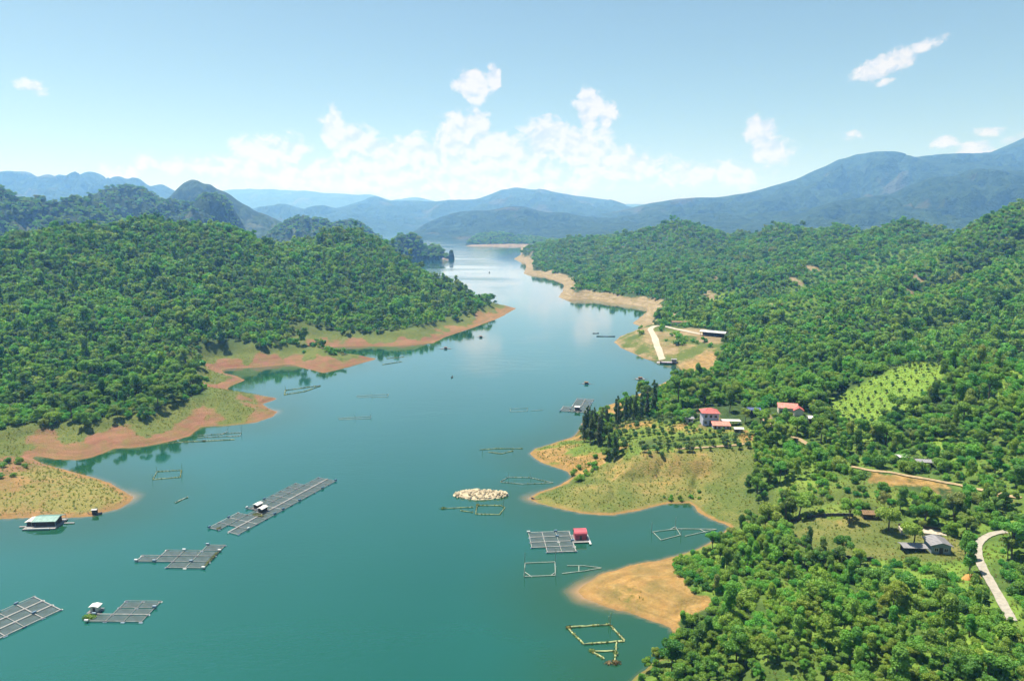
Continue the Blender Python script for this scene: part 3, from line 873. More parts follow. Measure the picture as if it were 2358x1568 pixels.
ridge('mountain', 'steep-sided wooded karst hills behind the left hill', [(150, 500), (190, 470), (222, 446), (240, 432), (300, 429), (340, 440), (378, 462), (402, 455), (430, 468), (458, 470), (478, 448), (496, 443), (520, 455), (535, 470), (543, 500), (556, 545)],
      2000, 360, 260, 'karst_rock', 0.10, 37, 7, trees=95, power=1.9, can=5)
ridge('mountain', 'blue-green wooded knolls between the left hills and the lake', [(600, 560), (640, 520), (655, 512), (685, 494), (705, 493), (735, 500), (765, 511), (800, 498), (820, 504), (850, 525), (875, 542), (895, 556), (930, 590)],
      2150, 300, 220, 'karst_rock', 0.09, 41, 7, trees=95, power=1.7, can=5)
ridge('headland', 'dark wooded rock headland in the lake narrows', [(880, 596), (893, 560), (912, 546), (925, 535), (950, 538), (968, 548), (980, 566), (992, 566), (1002, 562), (1016, 571), (1026, 580), (1032, 592)],
      1760, 60, 60, 'karst_rock', 0.06, 43, 3, trees=40, power=3.0, can=4)
ridge('rock_stack', 'small rock stack off the tip of the dark headland', [(1032, 594), (1034, 578), (1039, 575), (1044, 577), (1046, 594)], 1755, 10, 8, 'karst_rock', 0.05, 44, 1.0, power=3.0)
ridge('headland', 'low wooded island with pale bare shore in mid lake', [(1070, 566), (1080, 550), (1100, 538), (1125, 533), (1160, 535), (1200, 541), (1250, 546), (1300, 552), (1340, 562)],
      2950, 330, 200, 'far_forest', 0.06, 47, 7, trees=110, power=1.5, can=5)
ridge('shore_rock', 'pale bare rock shore below the mid lake island', [(1072, 567), (1085, 564), (1120, 563), (1180, 562), (1240, 563), (1290, 566)], 2620, 26, 70, 'pale_rock', 0.05, 48, 6, power=2.2)
ridge('shore_rock', 'pale bare rock shore below the dark headland', [(900, 599), (920, 595), (960, 594), (1000, 593), (1022, 593), (1031, 598)], 1712, 10, 40, 'pale_rock', 0.05, 49, 4, power=2.2)

# ------------------------------------------------------------------ plants
def crown_points(rng, lobes, n):
    """points on the outside of a heap of lobes: (centre, radii)"""
    w = np.array([l[1][0] * l[1][2] for l in lobes]); w = w / w.sum()
    pts, nr = [], []
    for k in rng.choice(len(lobes), n, p=w):
        c, r = lobes[k]
        d = rng.normal(0, 1, 3); d /= np.linalg.norm(d)
        if d[2] < -0.55: d[2] *= -0.5
        rr = rng.uniform(0.72, 1.08)
        p = np.array(c) + d * np.array(r) * rr
        pts.append(p); nr.append(d)
    return pts, nr

def make_plant(kind, seed, nleaf, leaf):
    """unit plants about as tall as given; returns crown and trunk meshes"""
    rng = np.random.default_rng(seed)
    lobes = []
    if kind == 'broad':
        f = rng.uniform(0.8, 1.3); h = 8.0 * f; rw = 3.1 * rng.uniform(0.75, 1.3)
        for k in range(int(rng.integers(7, 17))):
            a = rng.uniform(0, 2 * math.pi); q = rng.uniform(0.2, 1) ** 0.6 * rw * 0.72
            z = h * rng.uniform(0.42, 0.80) + (1 - q / rw) * 1.2
            r = rng.uniform(0.65, 1.7)
            lobes.append(((q * math.cos(a), q * math.sin(a), z), (r, r, r * rng.uniform(.6, 1.0))))
    elif kind == 'tall':
        h = 11.0
        for k in range(11):
            a = rng.uniform(0, 2 * math.pi); z = h * rng.uniform(0.3, 0.92); q = rng.uniform(0, 1.6) * (1.15 - z / h)
            r = rng.uniform(0.9, 1.5)
            lobes.append(((q * math.cos(a), q * math.sin(a), z), (r, r, r * 1.05)))
    elif kind == 'bush':
        h = 3.2
        for k in range(8):
            a = rng.uniform(0, 2 * math.pi); q = rng.uniform(0.1, 1.5); r = rng.uniform(0.6, 1.1)
            lobes.append(((q * math.cos(a), q * math.sin(a), rng.uniform(0.7, 2.0)), (r, r, r * 0.85)))
    elif kind == 'feather':
        h = 8.5
        for k in range(16):
            a = rng.uniform(0, 2 * math.pi); q = rng.uniform(0.2, 2.4); r = rng.uniform(0.5, 1.0)
            z = 4.2 + rng.uniform(0, 3.6) - q * 0.35
            lobes.append(((q * math.cos(a), q * math.sin(a), z), (r * 1.2, r * 1.2, r * 0.8)))
    elif kind == 'needle':
        h = 15.0
        for k in range(15):
            z = h * (0.16 + 0.82 * k / 14.0); r = (1.35 - 1.0 * (k / 14.0) ** 1.3) * rng.uniform(0.75, 1.2)
            lobes.append(((rng.normal(0, .35), rng.normal(0, .35), z), (r, r, 0.95)))
    elif kind == 'column':
        h = 7.5
        for k in range(9):
            z = 0.7 + (h - 1.0) * k / 8.0; r = 0.95 * (1 - 0.5 * abs(k / 8.0 - 0.35) ** 1.2)
            lobes.append(((rng.normal(0, .12), rng.normal(0, .12), z), (r, r, 0.8)))
    elif kind == 'orchard':
        h = 2.6
        for k in range(6):
            a = rng.uniform(0, 2 * math.pi); q = rng.uniform(0.0, 0.55); r = rng.uniform(0.5, 0.8)
            lobes.append(((q * math.cos(a), q * math.sin(a), rng.uniform(1.0, 1.9)), (r, r, r * 0.9)))
    cb = MB()
    p, nr = crown_points(rng, lobes, nleaf)
    cb.leaves(p, nr, leaf, rng)
    tb = MB()
    tr = {'broad': .22, 'tall': .22, 'bush': .06, 'feather': .16, 'needle': .22, 'column': .12, 'orchard': .07}[kind]
    top = max(l[0][2] for l in lobes)
    bend = rng.normal(0, 0.05 * h, 2)
    mid = (bend[0] * .5, bend[1] * .5, top * .45)
    tb.tube([(0, 0, -0.8), (0, 0, 0.2), mid, (bend[0] * .8, bend[1] * .8, top * 0.95)], [tr * 1.25, tr, tr * .75, tr * .2], 6)
    for k in rng.choice(len(lobes), min(6, len(lobes)), replace=False):
        c = lobes[k][0]
        z0 = min(c[2] * 0.6, top * .5)
        f = z0 / (top * .45) if z0 < top * .45 else 1
        tb.tube([(mid[0] * f, mid[1] * f, z0), ((c[0] + mid[0]) * .5, (c[1] + mid[1]) * .5, (z0 + c[2]) * .55), c], [tr * .5, tr * .35, tr * .12], 4)
    return cb, tb

KIND_LEAF = {'broad': 'leaf_broad', 'tall': 'leaf_broad', 'bush': 'leaf_bush', 'feather': 'leaf_feather', 'needle': 'leaf_needle', 'column': 'leaf_needle', 'orchard': 'leaf_orchard'}
PROTO = {}              # kind -> list of (crown mesh, trunk mesh)
def proto(kind, count, nleaf, leaf, seed0):
    PROTO[kind] = []
    for i in range(count):
        cb, tb = make_plant(kind, seed0 + i, nleaf, leaf)
        co = cb.build('crown', KIND_LEAF[kind], link=False)
        to = tb.build('trunk', 'bark_pale' if kind == 'needle' else 'bark', link=False)
        PROTO[kind].append((co.data, to.data))
        bpy.data.objects.remove(co); bpy.data.objects.remove(to)
proto('broad', 7, 4200, 0.235, 100)
proto('tall', 4, 3800, 0.235, 120)
proto('bush', 5, 1700, 0.175, 140)
proto('feather', 5, 4400, 0.205, 160)
proto('needle', 4, 2200, 0.28, 180)
proto('column', 1, 1200, 0.22, 190)
proto('orchard', 3, 420, 0.20, 200)

# instance prototypes for the forest mass: near ones with leaf detail, far ones simpler
forest_col = bpy.data.collections.new('forest_plants')
FIDX = {}
def fproto(key, meshes, mat_slot=None):
    i = len(forest_col.objects)
    o = bpy.data.objects.new('plant_%02d' % i, meshes)
    forest_col.objects.link(o)
    FIDX.setdefault(key, []).append(i)
for kind in ('broad', 'tall', 'bush', 'feather'):
    for cm, tm in PROTO[kind]:
        fproto('near_' + kind, cm)
for kind, cnt, nl, lf in (('broad', 7, 520, .52), ('tall', 4, 480, .52), ('bush', 4, 240, .38), ('feather', 2, 480, .48)):
    for i in range(cnt):
        cb, tb = make_plant(kind, 300 + i, nl, lf)
        co = cb.build('crown', KIND_LEAF[kind], link=False)
        fproto('far_' + kind, co.data)

def instance_group(name):
    ng = bpy.data.node_groups.new(name, 'GeometryNodeTree')
    ng.interface.new_socket('Geometry', in_out='INPUT', socket_type='NodeSocketGeometry')
    ng.interface.new_socket('Geometry', in_out='OUTPUT', socket_type='NodeSocketGeometry')
    return ng

def scatter(name, pts, idx, scl, coll, label, cat):
    me = bpy.data.meshes.new(name)
    me.vertices.add(len(pts)); me.vertices.foreach_set('co', np.asarray(pts, np.float32).ravel())
    a = me.attributes.new('idx', 'INT', 'POINT'); a.data.foreach_set('value', np.asarray(idx, np.int32))
    a = me.attributes.new('rot', 'FLOAT_VECTOR', 'POINT')
    rot = np.zeros((len(pts), 3), np.float32); rot[:, 2] = RNG.random(len(pts)) * 6.283; rot[:, :2] = RNG.normal(0, 0.06, (len(pts), 2))
    a.data.foreach_set('vector', rot.ravel())
    a = me.attributes.new('scl', 'FLOAT_VECTOR', 'POINT')
    s = np.asarray(scl, np.float32)
    if s.ndim == 1: s = np.stack([s, s, s * RNG.uniform(0.85, 1.2, len(s))], -1)
    a.data.foreach_set('vector', s.astype(np.float32).ravel())
    o = bpy.data.objects.new(name, me); C.objects.link(o)
    ng = instance_group(name)
    n, l = ng.nodes, ng.links
    gi, go = n.new('NodeGroupInput'), n.new('NodeGroupOutput')
    ci = n.new('GeometryNodeCollectionInfo'); ci.inputs['Collection'].default_value = coll
    ci.inputs['Separate Children'].default_value = True; ci.inputs['Reset Children'].default_value = True
    ip = n.new('GeometryNodeInstanceOnPoints'); ip.inputs['Pick Instance'].default_value = True
    def na(k, t):
        q = n.new('GeometryNodeInputNamedAttribute'); q.data_type = t; q.inputs['Name'].default_value = k
        return q.outputs[0]
    l.new(gi.outputs[0], ip.inputs['Points']); l.new(ci.outputs[0], ip.inputs['Instance'])
    l.new(na('idx', 'INT'), ip.inputs['Instance Index'])
    l.new(na('rot', 'FLOAT_VECTOR'), ip.inputs['Rotation'])
    l.new(na('scl', 'FLOAT_VECTOR'), ip.inputs['Scale'])
    l.new(ip.outputs[0], go.inputs[0])
    md = o.modifiers.new('scatter', 'NODES'); md.node_group = ng
    tag(o, label, cat, kind='stuff')
    return o

def jitter_points():
    """one candidate per cell, cells growing with distance"""
    res = []
    for d0, d1, sp in ((82, 210, 2.55), (210, 330, 3.1), (330, 520, 3.6), (520, 800, 4.2), (800, 1300, 5.4), (1300, 2100, 8.0)):
        x = np.arange(-d1 * 0.84, d1 * 0.84, sp); y = np.arange(d0 * 0.55, d1, sp)
        X, Y = np.meshgrid(x, y)
        X = X + RNG.uniform(-.5, .5, X.shape) * sp; Y = Y + RNG.uniform(-.5, .5, Y.shape) * sp
        d = np.hypot(X, Y); ok = (d >= d0) & (d < d1) & (np.abs(np.arctan2(X, Y)) < R(43))
        res.append(np.stack([X[ok], Y[ok], np.full(ok.sum(), sp)], -1))
    return np.concatenate(res)

def hidden_mask(x, y, z):
    """True where terrain in front hides the point (with a margin for a step to the side)"""
    elev = (gZ + 3.0 - CAMH) / np.hypot(gX, gY)
    run = np.maximum.accumulate(elev, 0)
    e = (z + 14.0 - CAMH) / np.hypot(x, y)
    r = np.clip(((np.log(np.hypot(x, y)) - LD[0]) / (LD[1] - LD[0])).astype(int) - 3, 0, ND - 1)
    a = np.clip(np.round((np.arctan2(x, y) - ANG[0]) / (ANG[1] - ANG[0])).astype(int), 0, NA - 1)
    return e < run[r, a] - 0.004

roads_px = {}           # filled here so that trees keep clear of them
ROADS = [
    ('concrete_road', [(2318, 1225), (2290, 1229), (2266, 1240), (2252, 1258), (2252, 1280), (2263, 1310), (2280, 1340), (2302, 1378), (2330, 1430)], 2.0, 'pale concrete lane curving downhill beside the grey house'),
    ('dirt_road', [(1742, 950), (1758, 962), (1772, 978), (1800, 993), (1835, 1010), (1860, 1024)], 2.2, 'pale dirt lane running down behind the houses'),
    ('dirt_track', [(1960, 1075), (2005, 1084), (2060, 1090), (2130, 1103), (2210, 1118), (2290, 1135), (2350, 1148)], 1.5, 'earth track above the orange cutting on the right'),
    ('ramp_road', [(1525, 829), (1519, 812), (1511, 790), (1503, 770), (1498, 758), (1512, 751), (1540, 754), (1575, 762), (1615, 770), (1650, 772)], 4.6, 'white road bending down to the ferry landing'),
    ('footpath', [(1560, 1034), (1600, 1032), (1650, 1029), (1700, 1025), (1728, 1020)], 1.2, 'narrow earth path along the edge of the terraces'),
]
road_lines = []
for nm, pl, w, lab in ROADS:
    road_lines.append((nm, np.array([at(*q) for q in pl]), w, lab))

def road_dist(x, y):
    best = np.full(np.shape(x), 1e9)
    for nm, pts, w, lab in road_lines:
        for a, b in zip(pts[:-1], pts[1:]):
            dx, dy = b[0] - a[0], b[1] - a[1]
            t = np.clip(((x - a[0]) * dx + (y - a[1]) * dy) / (dx * dx + dy * dy + 1e-9), 0, 1)
            best = np.minimum(best, np.hypot(x - a[0] - t * dx, y - a[1] - t * dy) - w / 2)
    return best

KEEP_CLEAR = []         # x, y, radius round buildings
KEEP_CLEAR += [(HOUSE[0], HOUSE[1], 10), (HOUSE[0] + 6, HOUSE[1] - 5, 7), (HOUSE2[0], HOUSE2[1], 9), (HOUSE2[0] + 1, HOUSE2[1] - 9, 6), (HOUSE2[0] - 1, HOUSE2[1] - 5, 7), (GREY[0], GREY[1], 7.5), (GREY[0] - 1, GREY[1] - 9, 6), (FARM[0], FARM[1], 14), (YARD[0], YARD[1], 6)]

cand = jitter_points()
cx_, cy_, csp = cand.T
cz = tsample(gZ, cx_, cy_); cs = tsample(gS, cx_, cy_); cl = tsample(gL.astype(float), cx_, cy_) > 0.5
cd = np.hypot(cx_, cy_)
cpx, cpy = proj(cx_, cy_, cz)
cn = fbm(cx_ / 16, cy_ / 16, 3, 61)
def cin(poly): return inpoly(cpx, cpy, poly)
clear = np.zeros(len(cand), bool)
for q in (SPIT, MOUND, PLOT, DIRT, DIRT2, FIELD, FARMYARD, BAY, HOUSEYARD, PINK, RED2, POINT, TERR): clear |= cin(q)
sparse = cin(LANDING) | cin(LAWN) | cin(ROADSIDE) | cin(GRASSHILL)
low = cin(SHRUBS)
line = np.where(cl, 23 + cn * 16, np.where(cd < 330, 4.0, 19 + cn * 8))      # metres from the water
line = np.where(cl & (cpy > 1050), 30, line)
line = np.where(~cl & (cpy > 1440), 1.2, line)
ok = (cs > line) & ~clear
ok &= ~(sparse & (RNG.random(len(cand)) < 0.86))
ok &= ~(low & (RNG.random(len(cand)) < 0.35))
rd = road_dist(cx_, cy_)
ok &= rd > np.where(cd < 350, 1.6, 3.5)
for x, y, r in KEEP_CLEAR: ok &= np.hypot(cx_ - x, cy_ - y) > r
slipc = tsample(slip.astype(float), cx_, cy_) > 0.5
ok &= ~(slipc & (RNG.random(len(cand)) < 0.9))
ok &= ~hidden_mask(cx_, cy_, cz)
sel = np.where(ok)[0]
# which plant grows where
pick = RNG.random(len(sel)); zn = fbm(cx_[sel] / 38, cy_[sel] / 38, 3, 71)
kind = np.where(zn > 0.22, 'bush', np.where(pick < 0.16, 'tall', np.where(pick < 0.30, 'bush', 'broad'))).astype('<U8')
fz = (~cl[sel]) & (cd[sel] < 172)                        # feathery wood at the near right
kind = np.where(fz & (zn < 0.3) & (pick > 0.12), 'feather', kind)
kind = np.where((~cl[sel]) & (cd[sel] > 560) & (pick > 0.55), 'bush', kind)     # scrub plantation on the far right slopes
scrub = (~cl[sel]) & (cd[sel] > 150) & (cd[sel] < 235) & (cpy[sel] > 1180)       # low green cover above the cove and spit
scrub |= (~cl[sel]) & (cpy[sel] > 1030) & (cpy[sel] < 1290) & (cd[sel] < 300)
kind = np.where(scrub & (zn > -0.22) & (pick > 0.10), 'bush', kind)
lap = sum(tsample(gZ, cx_[sel] + dx, cy_[sel] + dy) for dx, dy in ((26, 0), (-26, 0), (0, 26), (0, -26))) / 4 - cz[sel]
inland = (cs[sel] > 30) & (cd[sel] > 330)
hollow = inland & (lap > 0.9)                        # big dark trees down the gullies, low growth on the spurs
spur = inland & (lap < -0.2)
kind = np.where((~cl[sel]) & spur & (pick > 0.22), 'bush', kind)
kind = np.where(cl[sel] & spur & (pick > 0.62), 'bush', kind)
kind = np.where(hollow & (kind == 'bush') & (pick > 0.2), 'broad', kind)
plantn = (cin(PLANT) | cin(PLANT2) | cin(PLANT3))[sel] & (zn < 0.3)
kind = np.where(plantn, 'bush', kind)
kind = np.where((~cl[sel]) & (cd[sel] > 900) & (kind == 'tall'), 'broad', kind)
kind = np.where(low[sel] | sparse[sel], 'bush', kind)
kind = np.where(cl[sel] & (cs[sel] < line[sel] + 6), np.where(pick < .6, 'bush', 'broad'), kind)
base = np.select([kind == 'broad', kind == 'tall', kind == 'bush', kind == 'feather'], [0.80, 0.75, 1.25, 0.72])
base = np.where(scrub & (kind == 'bush'), 1.1, base)
base = np.where(plantn, 1.1, base)
base = np.where(kind == 'feather', base * 1.12, base)
base = np.where(hollow & (kind != 'bush'), base * 1.25, base)
base = base * (csp[sel] / 4.0) ** 0.55
base = np.where((cd[sel] > 300) & (kind == 'bush'), base * 1.1, base)
scale = base * RNG.uniform(0.5, 1.2, len(sel)) * np.where(RNG.random(len(sel)) < .12, 1.55, 1)
pts = np.stack([cx_[sel], cy_[sel], cz[sel] - 0.15], -1)
# taller trees whose crowns show singly: the near ones become trees of their own
vis = (np.abs(cpx[sel] - CX) < CX + 30) & (cpy[sel] < 1640)
size = scale / cd[sel]
tree_like = np.isin(kind, ['broad', 'tall', 'feather']) & vis
order = np.argsort(-np.where(tree_like, size * (1 + 0.5 * (kind != 'feather')), 0))
single_tree = order[:280]
bush_like = (kind == 'bush') & vis
order = np.argsort(-np.where(bush_like, size, 0))
single_bush = order[:200]
mass = np.ones(len(sel), bool); mass[single_tree] = False; mass[single_bush] = False
near = cd[sel] < 430
idx = np.zeros(len(sel), int)
for k in ('broad', 'tall', 'bush', 'feather'):
    for nf, m in (('near_', near), ('far_', ~near)):
        q = (kind == k) & m
        ch = FIDX[nf + k]
        idx[q] = np.array(ch)[RNG.integers(0, len(ch), q.sum())]
lm = mass & cl[sel]; rm = mass & ~cl[sel]
scatter('forest', pts[lm], idx[lm], scale[lm], forest_col, 'dense green woodland covering the hill on the left shore', 'forest')
scatter('forest', pts[rm], idx[rm], scale[rm], forest_col, 'green woodland and scrub covering the slopes of the right shore', 'forest')
fp = np.concatenate(far_points)
fi_ = np.array(FIDX['far_broad'])[RNG.integers(0, 7, len(fp))]
fs_ = RNG.uniform(1.0, 1.7, len(fp))
scatter('forest', fp - np.array([0, 0, 2.5]), fi_, np.stack([fs_ * 1.15, fs_ * 1.15, fs_ * 0.85], -1), forest_col, 'far woodland on the karst hills beyond the left shore', 'forest')
print('forest', mass.sum(), len(fp))

def plant(name, kind, x, y, s, label, cat, group, var=None, sz=1.0):
    cm, tm = PROTO[kind][random.randrange(len(PROTO[kind])) if var is None else var]
    e = empty(name, (x, y, ground(x, y) - 0.1), random.uniform(0, 6.28))
    e.scale = (s, s, s * sz)
    for nm, me in (('trunk', tm), ('crown', cm)):
        o = bpy.data.objects.new(nm, me); C.objects.link(o); o.parent = e
    tag(e, label, cat, group)
    return e

# where a single plant stands, told by the nearest thing one can find
MARKS = [((1642, 982), 'near the lilac house'), ((1812, 950), 'near the faded red roof'), ((2165, 1272), 'beside the grey cottage'), ((2030, 1200), 'near the thatched hut'),
         ((1640, 775), 'near the white-roofed barn'), ((2020, 920), 'beside the bright orchard field'), ((2090, 1115), 'beside the orange cutting'), ((1590, 1320), 'above the sandy spit'),
         ((2262, 1262), 'at the bend of the concrete lane'), ((2310, 1390), 'at the lower end of the concrete lane'), ((1700, 1230), 'by the cove below the plot'), ((1800, 1560), 'at the bottom edge, right of the sandy spit'),
         ((2060, 1560), 'at the bottom edge, below the plot'), ((2310, 1550), 'in the bottom right corner'), ((1570, 1500), 'on the shore below the sandy spit'), ((1880, 1350), 'just below the lower plot wall'),
         ((2120, 1370), 'on the slope below the grey cottage'), ((1750, 1420), 'uphill of the sandy spit'), ((1820, 1090), 'on the slope behind the cove'), ((1860, 1030), 'along the dirt lane'), ((2330, 1000), 'at the right edge above the track'),
         ((2200, 1000), 'on the wooded slope above the orange cutting'), ((1540, 930), 'on the wooded point behind the pines'), ((1720, 860), 'on the shore slope behind the houses'),
         ((60, 960), 'on the left edge above the pink bank'), ((250, 940), 'above the middle of the pink bank'), ((450, 890), 'at the green cove end of the pink bank'), ((20, 1080), 'on the lower left spit'), ((200, 860), 'on the left hill foot')]
MARKS = [(at(*q)[:2], t) for q, t in MARKS]
def where(x, y):
    return min(MARKS, key=lambda m: (m[0][0] - x) ** 2 + (m[0][1] - y) ** 2)[1]
def size_word(s, lo, hi): return 'small' if s < lo else ('big' if s > hi else 'middling')
for i in single_tree:
    k = str(kind[i]); x, y, _ = pts[i]
    look = {'broad': 'round-crowned broadleaf', 'tall': 'tall narrow', 'feather': 'feathery light green'}[k]
    w = where(x, y); sw = size_word(scale[i] / base[i], .72, 1.05)
    plant({'broad': 'broadleaf_tree', 'tall': 'tall_tree', 'feather': 'feathery_tree'}[k], k, x, y, scale[i], '%s %s tree %s' % (sw, look, w), 'tree', '%s %s trees %s' % (sw, look, w))
for i in single_bush:
    x, y, _ = pts[i]
    w = where(x, y); sw = size_word(scale[i] / base[i], .72, 1.05)
    plant('bush', 'bush', x, y, scale[i], '%s green bush %s' % (sw, w), 'bush', '%s green bushes %s' % (sw, w))

# ------------------------------------------------------------------ roads
simple('concrete', (0.25, 0.23, 0.19), 0.9, 0.22, 0.8, coord='world', bump=0.2)
simple('road_earth', (0.26, 0.195, 0.105), 0.95, 0.3, 0.9, coord='world', bump=0.3)
simple('gravel_white', (0.34, 0.30, 0.235), 0.95, 0.2, 0.7, coord='world', bump=0.3)
simple('raft_plank', (0.12, 0.12, 0.12), 0.85, 0.35, 1.1)
simple('raft_pale', (0.20, 0.195, 0.19), 0.8, 0.3, 1.1)
simple('barrel_blue', (0.06, 0.13, 0.20), 0.5, 0.3, 2)
simple('foam_white', (0.42, 0.43, 0.43), 0.6, 0.15, 2)
simple('net', (0.075, 0.095, 0.10), 0.9, 0.35, 0.6, alpha=0.55)
simple('tin_white', (0.48, 0.47, 0.45), 0.5, 0.12, 1.0)
simple('tin_grey', (0.20, 0.195, 0.205), 0.5, 0.16, 1.0)
simple('tin_green', (0.12, 0.235, 0.205), 0.5, 0.35, 0.7)
simple('tile_red', (0.36, 0.085, 0.075), 0.65, 0.25, 1.2)
simple('tile_faded', (0.46, 0.17, 0.13), 0.7, 0.3, 1.0)
simple('plaster_lilac', (0.42, 0.42, 0.54), 0.8, 0.08, 1.0)
simple('plaster_cream', (0.56, 0.51, 0.42), 0.8, 0.12, 1.0)
simple('block_grey', (0.20, 0.25, 0.29), 0.85, 0.15, 1.0)
simple('window_glass', (0.025, 0.03, 0.035), 0.15, 0.2, 1.0)
simple('dark_wood', (0.055, 0.04, 0.03), 0.85, 0.3, 2)
simple('thatch', (0.16, 0.10, 0.05), 0.95, 0.3, 2)
simple('wall_stone', (0.05, 0.046, 0.042), 0.9, 0.35, 1.5)
simple('bamboo', (0.26, 0.29, 0.25), 0.6, 0.2, 2)
simple('bamboo_wet', (0.26, 0.29, 0.13), 0.7, 0.3, 2)
simple('rock_pale', (0.36, 0.30, 0.20), 0.9, 0.28, 0.9, bump=0.3)
simple('hull_dark', (0.055, 0.05, 0.06), 0.6, 0.3, 1.5)
simple('deck_lilac', (0.29, 0.25, 0.29), 0.7, 0.25, 1.2)
simple('tarp_blue', (0.05, 0.07, 0.16), 0.6, 0.3, 1.2)
simple('cabin_red', (0.36, 0.055, 0.075), 0.5, 0.25, 1.0)
simple('earth_orange', (0.36, 0.185, 0.05), 0.95, 0.2, 1.0, bump=0.3)

def catmull(pts, n=8):
    out = []
    for i in range(len(pts) - 1):
        p0, p1, p2, p3 = pts[max(i - 1, 0)], pts[i], pts[i + 1], pts[min(i + 2, len(pts) - 1)]
        for k in range(n):
            t = k / n
            out.append(0.5 * (2 * p1 + (p2 - p0) * t + (2 * p0 - 5 * p1 + 4 * p2 - p3) * t * t + (3 * p1 - p0 - 3 * p2 + p3) * t ** 3))
    out.append(pts[-1])
    return np.array(out)

for nm, pts_r, w, lab in road_lines:
    c = catmull(pts_r, 10)
    vs, fs = [], []
    for i, p in enumerate(c):
        t = c[min(i + 1, len(c) - 1)][:2] - c[max(i - 1, 0)][:2]
        t = t / (np.linalg.norm(t) + 1e-9); nn = np.array([-t[1], t[0]])
        ww = w * (1 + 0.07 * math.sin(i * 0.9) * math.sin(i * 0.37))
        row = [p[:2] + nn * ww * (k / 4 - 0.5) for k in range(5)]
        zc = np.mean([ground(*q) for q in row])
        for q in row:
            vs.append((q[0], q[1], max(ground(*q), 0.5 * zc + 0.5 * ground(*q)) + 0.26))
    for i in range(len(c) - 1):
        for k in range(4):
            fs.append((i * 5 + k, i * 5 + k + 1, (i + 1) * 5 + k + 1, (i + 1) * 5 + k))
    m = {'concrete_road': 'concrete', 'ramp_road': 'gravel_white'}.get(nm, 'road_earth')
    tag(mesh_obj({'concrete_road': 'road', 'dirt_road': 'lane', 'dirt_track': 'track', 'ramp_road': 'road', 'footpath': 'footpath'}[nm], vs, fs, m, smooth=True), lab, 'road', kind='structure')

# ------------------------------------------------------------------ small builders
def weed(mb, c, r, n, size, rng, flat=0.5):
    d = rng.normal(0, 1, (n, 3)); d /= np.linalg.norm(d, axis=1)[:, None]; d[:, 2] = np.abs(d[:, 2])
    p = np.array(c) + d * np.array([r[0], r[1], r[2]]) * rng.uniform(0.4, 1, (n, 1))
    mb.leaves(p, d, size, rng)

wrng = np.random.default_rng(5)

def gable_roof(w, d, z, rise, over, th=0.12, axis='x'):
    """pitched roof on a w x d plan centred on the origin; ridge along axis"""
    mb = MB()
    hw, hd = w / 2 + over, d / 2 + over
    if axis == 'x':
        sec = [(-hd, z), (0, z + rise), (hd, z)]
        for (y0, z0), (y1, z1) in zip(sec[:-1], sec[1:]):
            mb.add([(-hw, y0, z0), (hw, y0, z0), (hw, y1, z1), (-hw, y1, z1), (-hw, y0, z0 + th), (hw, y0, z0 + th), (hw, y1, z1 + th), (-hw, y1, z1 + th)],
                   [(0, 3, 2, 1), (4, 5, 6, 7), (0, 1, 5, 4), (1, 2, 6, 5), (2, 3, 7, 6), (3, 0, 4, 7)])
    else:
        sec = [(-hw, z), (0, z + rise), (hw, z)]
        for (x0, z0), (x1, z1) in zip(sec[:-1], sec[1:]):
            mb.add([(x0, -hd, z0), (x1, -hd, z1), (x1, hd, z1), (x0, hd, z0), (x0, -hd, z0 + th), (x1, -hd, z1 + th), (x1, hd, z1 + th), (x0, hd, z0 + th)],
                   [(0, 3, 2, 1), (4, 5, 6, 7), (0, 1, 5, 4), (1, 2, 6, 5), (2, 3, 7, 6), (3, 0, 4, 7)])
    return mb

def hip_roof(w, d, z, rise, over, th=0.14):
    hw, hd = w / 2 + over, d / 2 + over
    rx = max(hw - hd, 0.15 * hw)
    mb = MB()
    for dz in (0,):
        mb.add([(-hw, -hd, z), (hw, -hd, z), (hw, hd, z), (-hw, hd, z), (-rx, 0, z + rise), (rx, 0, z + rise), (-hw, -hd, z - th), (hw, -hd, z - th), (hw, hd, z - th), (-hw, hd, z - th)],
               [(0, 1, 5, 4), (1, 2, 5), (2, 3, 4, 5), (3, 0, 4), (6, 9, 8, 7), (0, 6, 7, 1), (1, 7, 8, 2), (2, 8, 9, 3), (3, 9, 6, 0)])
    return mb

def walls(w, d, z0, z1, gable=None, rise=0.0):
    mb = MB().box(-w / 2, w / 2, -d / 2, d / 2, z0, z1)
    if gable == 'y':       # ridge along y: triangles on the front and back
        for y in (-d / 2, d / 2 - 0.2):
            mb.add([(-w / 2, y, z1), (w / 2, y, z1), (0, y, z1 + rise), (-w / 2, y + .2, z1), (w / 2, y + .2, z1), (0, y + .2, z1 + rise)], [(0, 1, 2), (5, 4, 3), (0, 2, 5, 3), (1, 4, 5, 2)])
    if gable == 'x':
        for x in (-w / 2, w / 2 - 0.2):
            mb.add([(x, -d / 2, z1), (x, d / 2, z1), (x, 0, z1 + rise), (x + .2, -d / 2, z1), (x + .2, d / 2, z1), (x + .2, 0, z1 + rise)], [(0, 2, 1), (3, 4, 5), (0, 3, 5, 2), (1, 2, 5, 4)])
    return mb

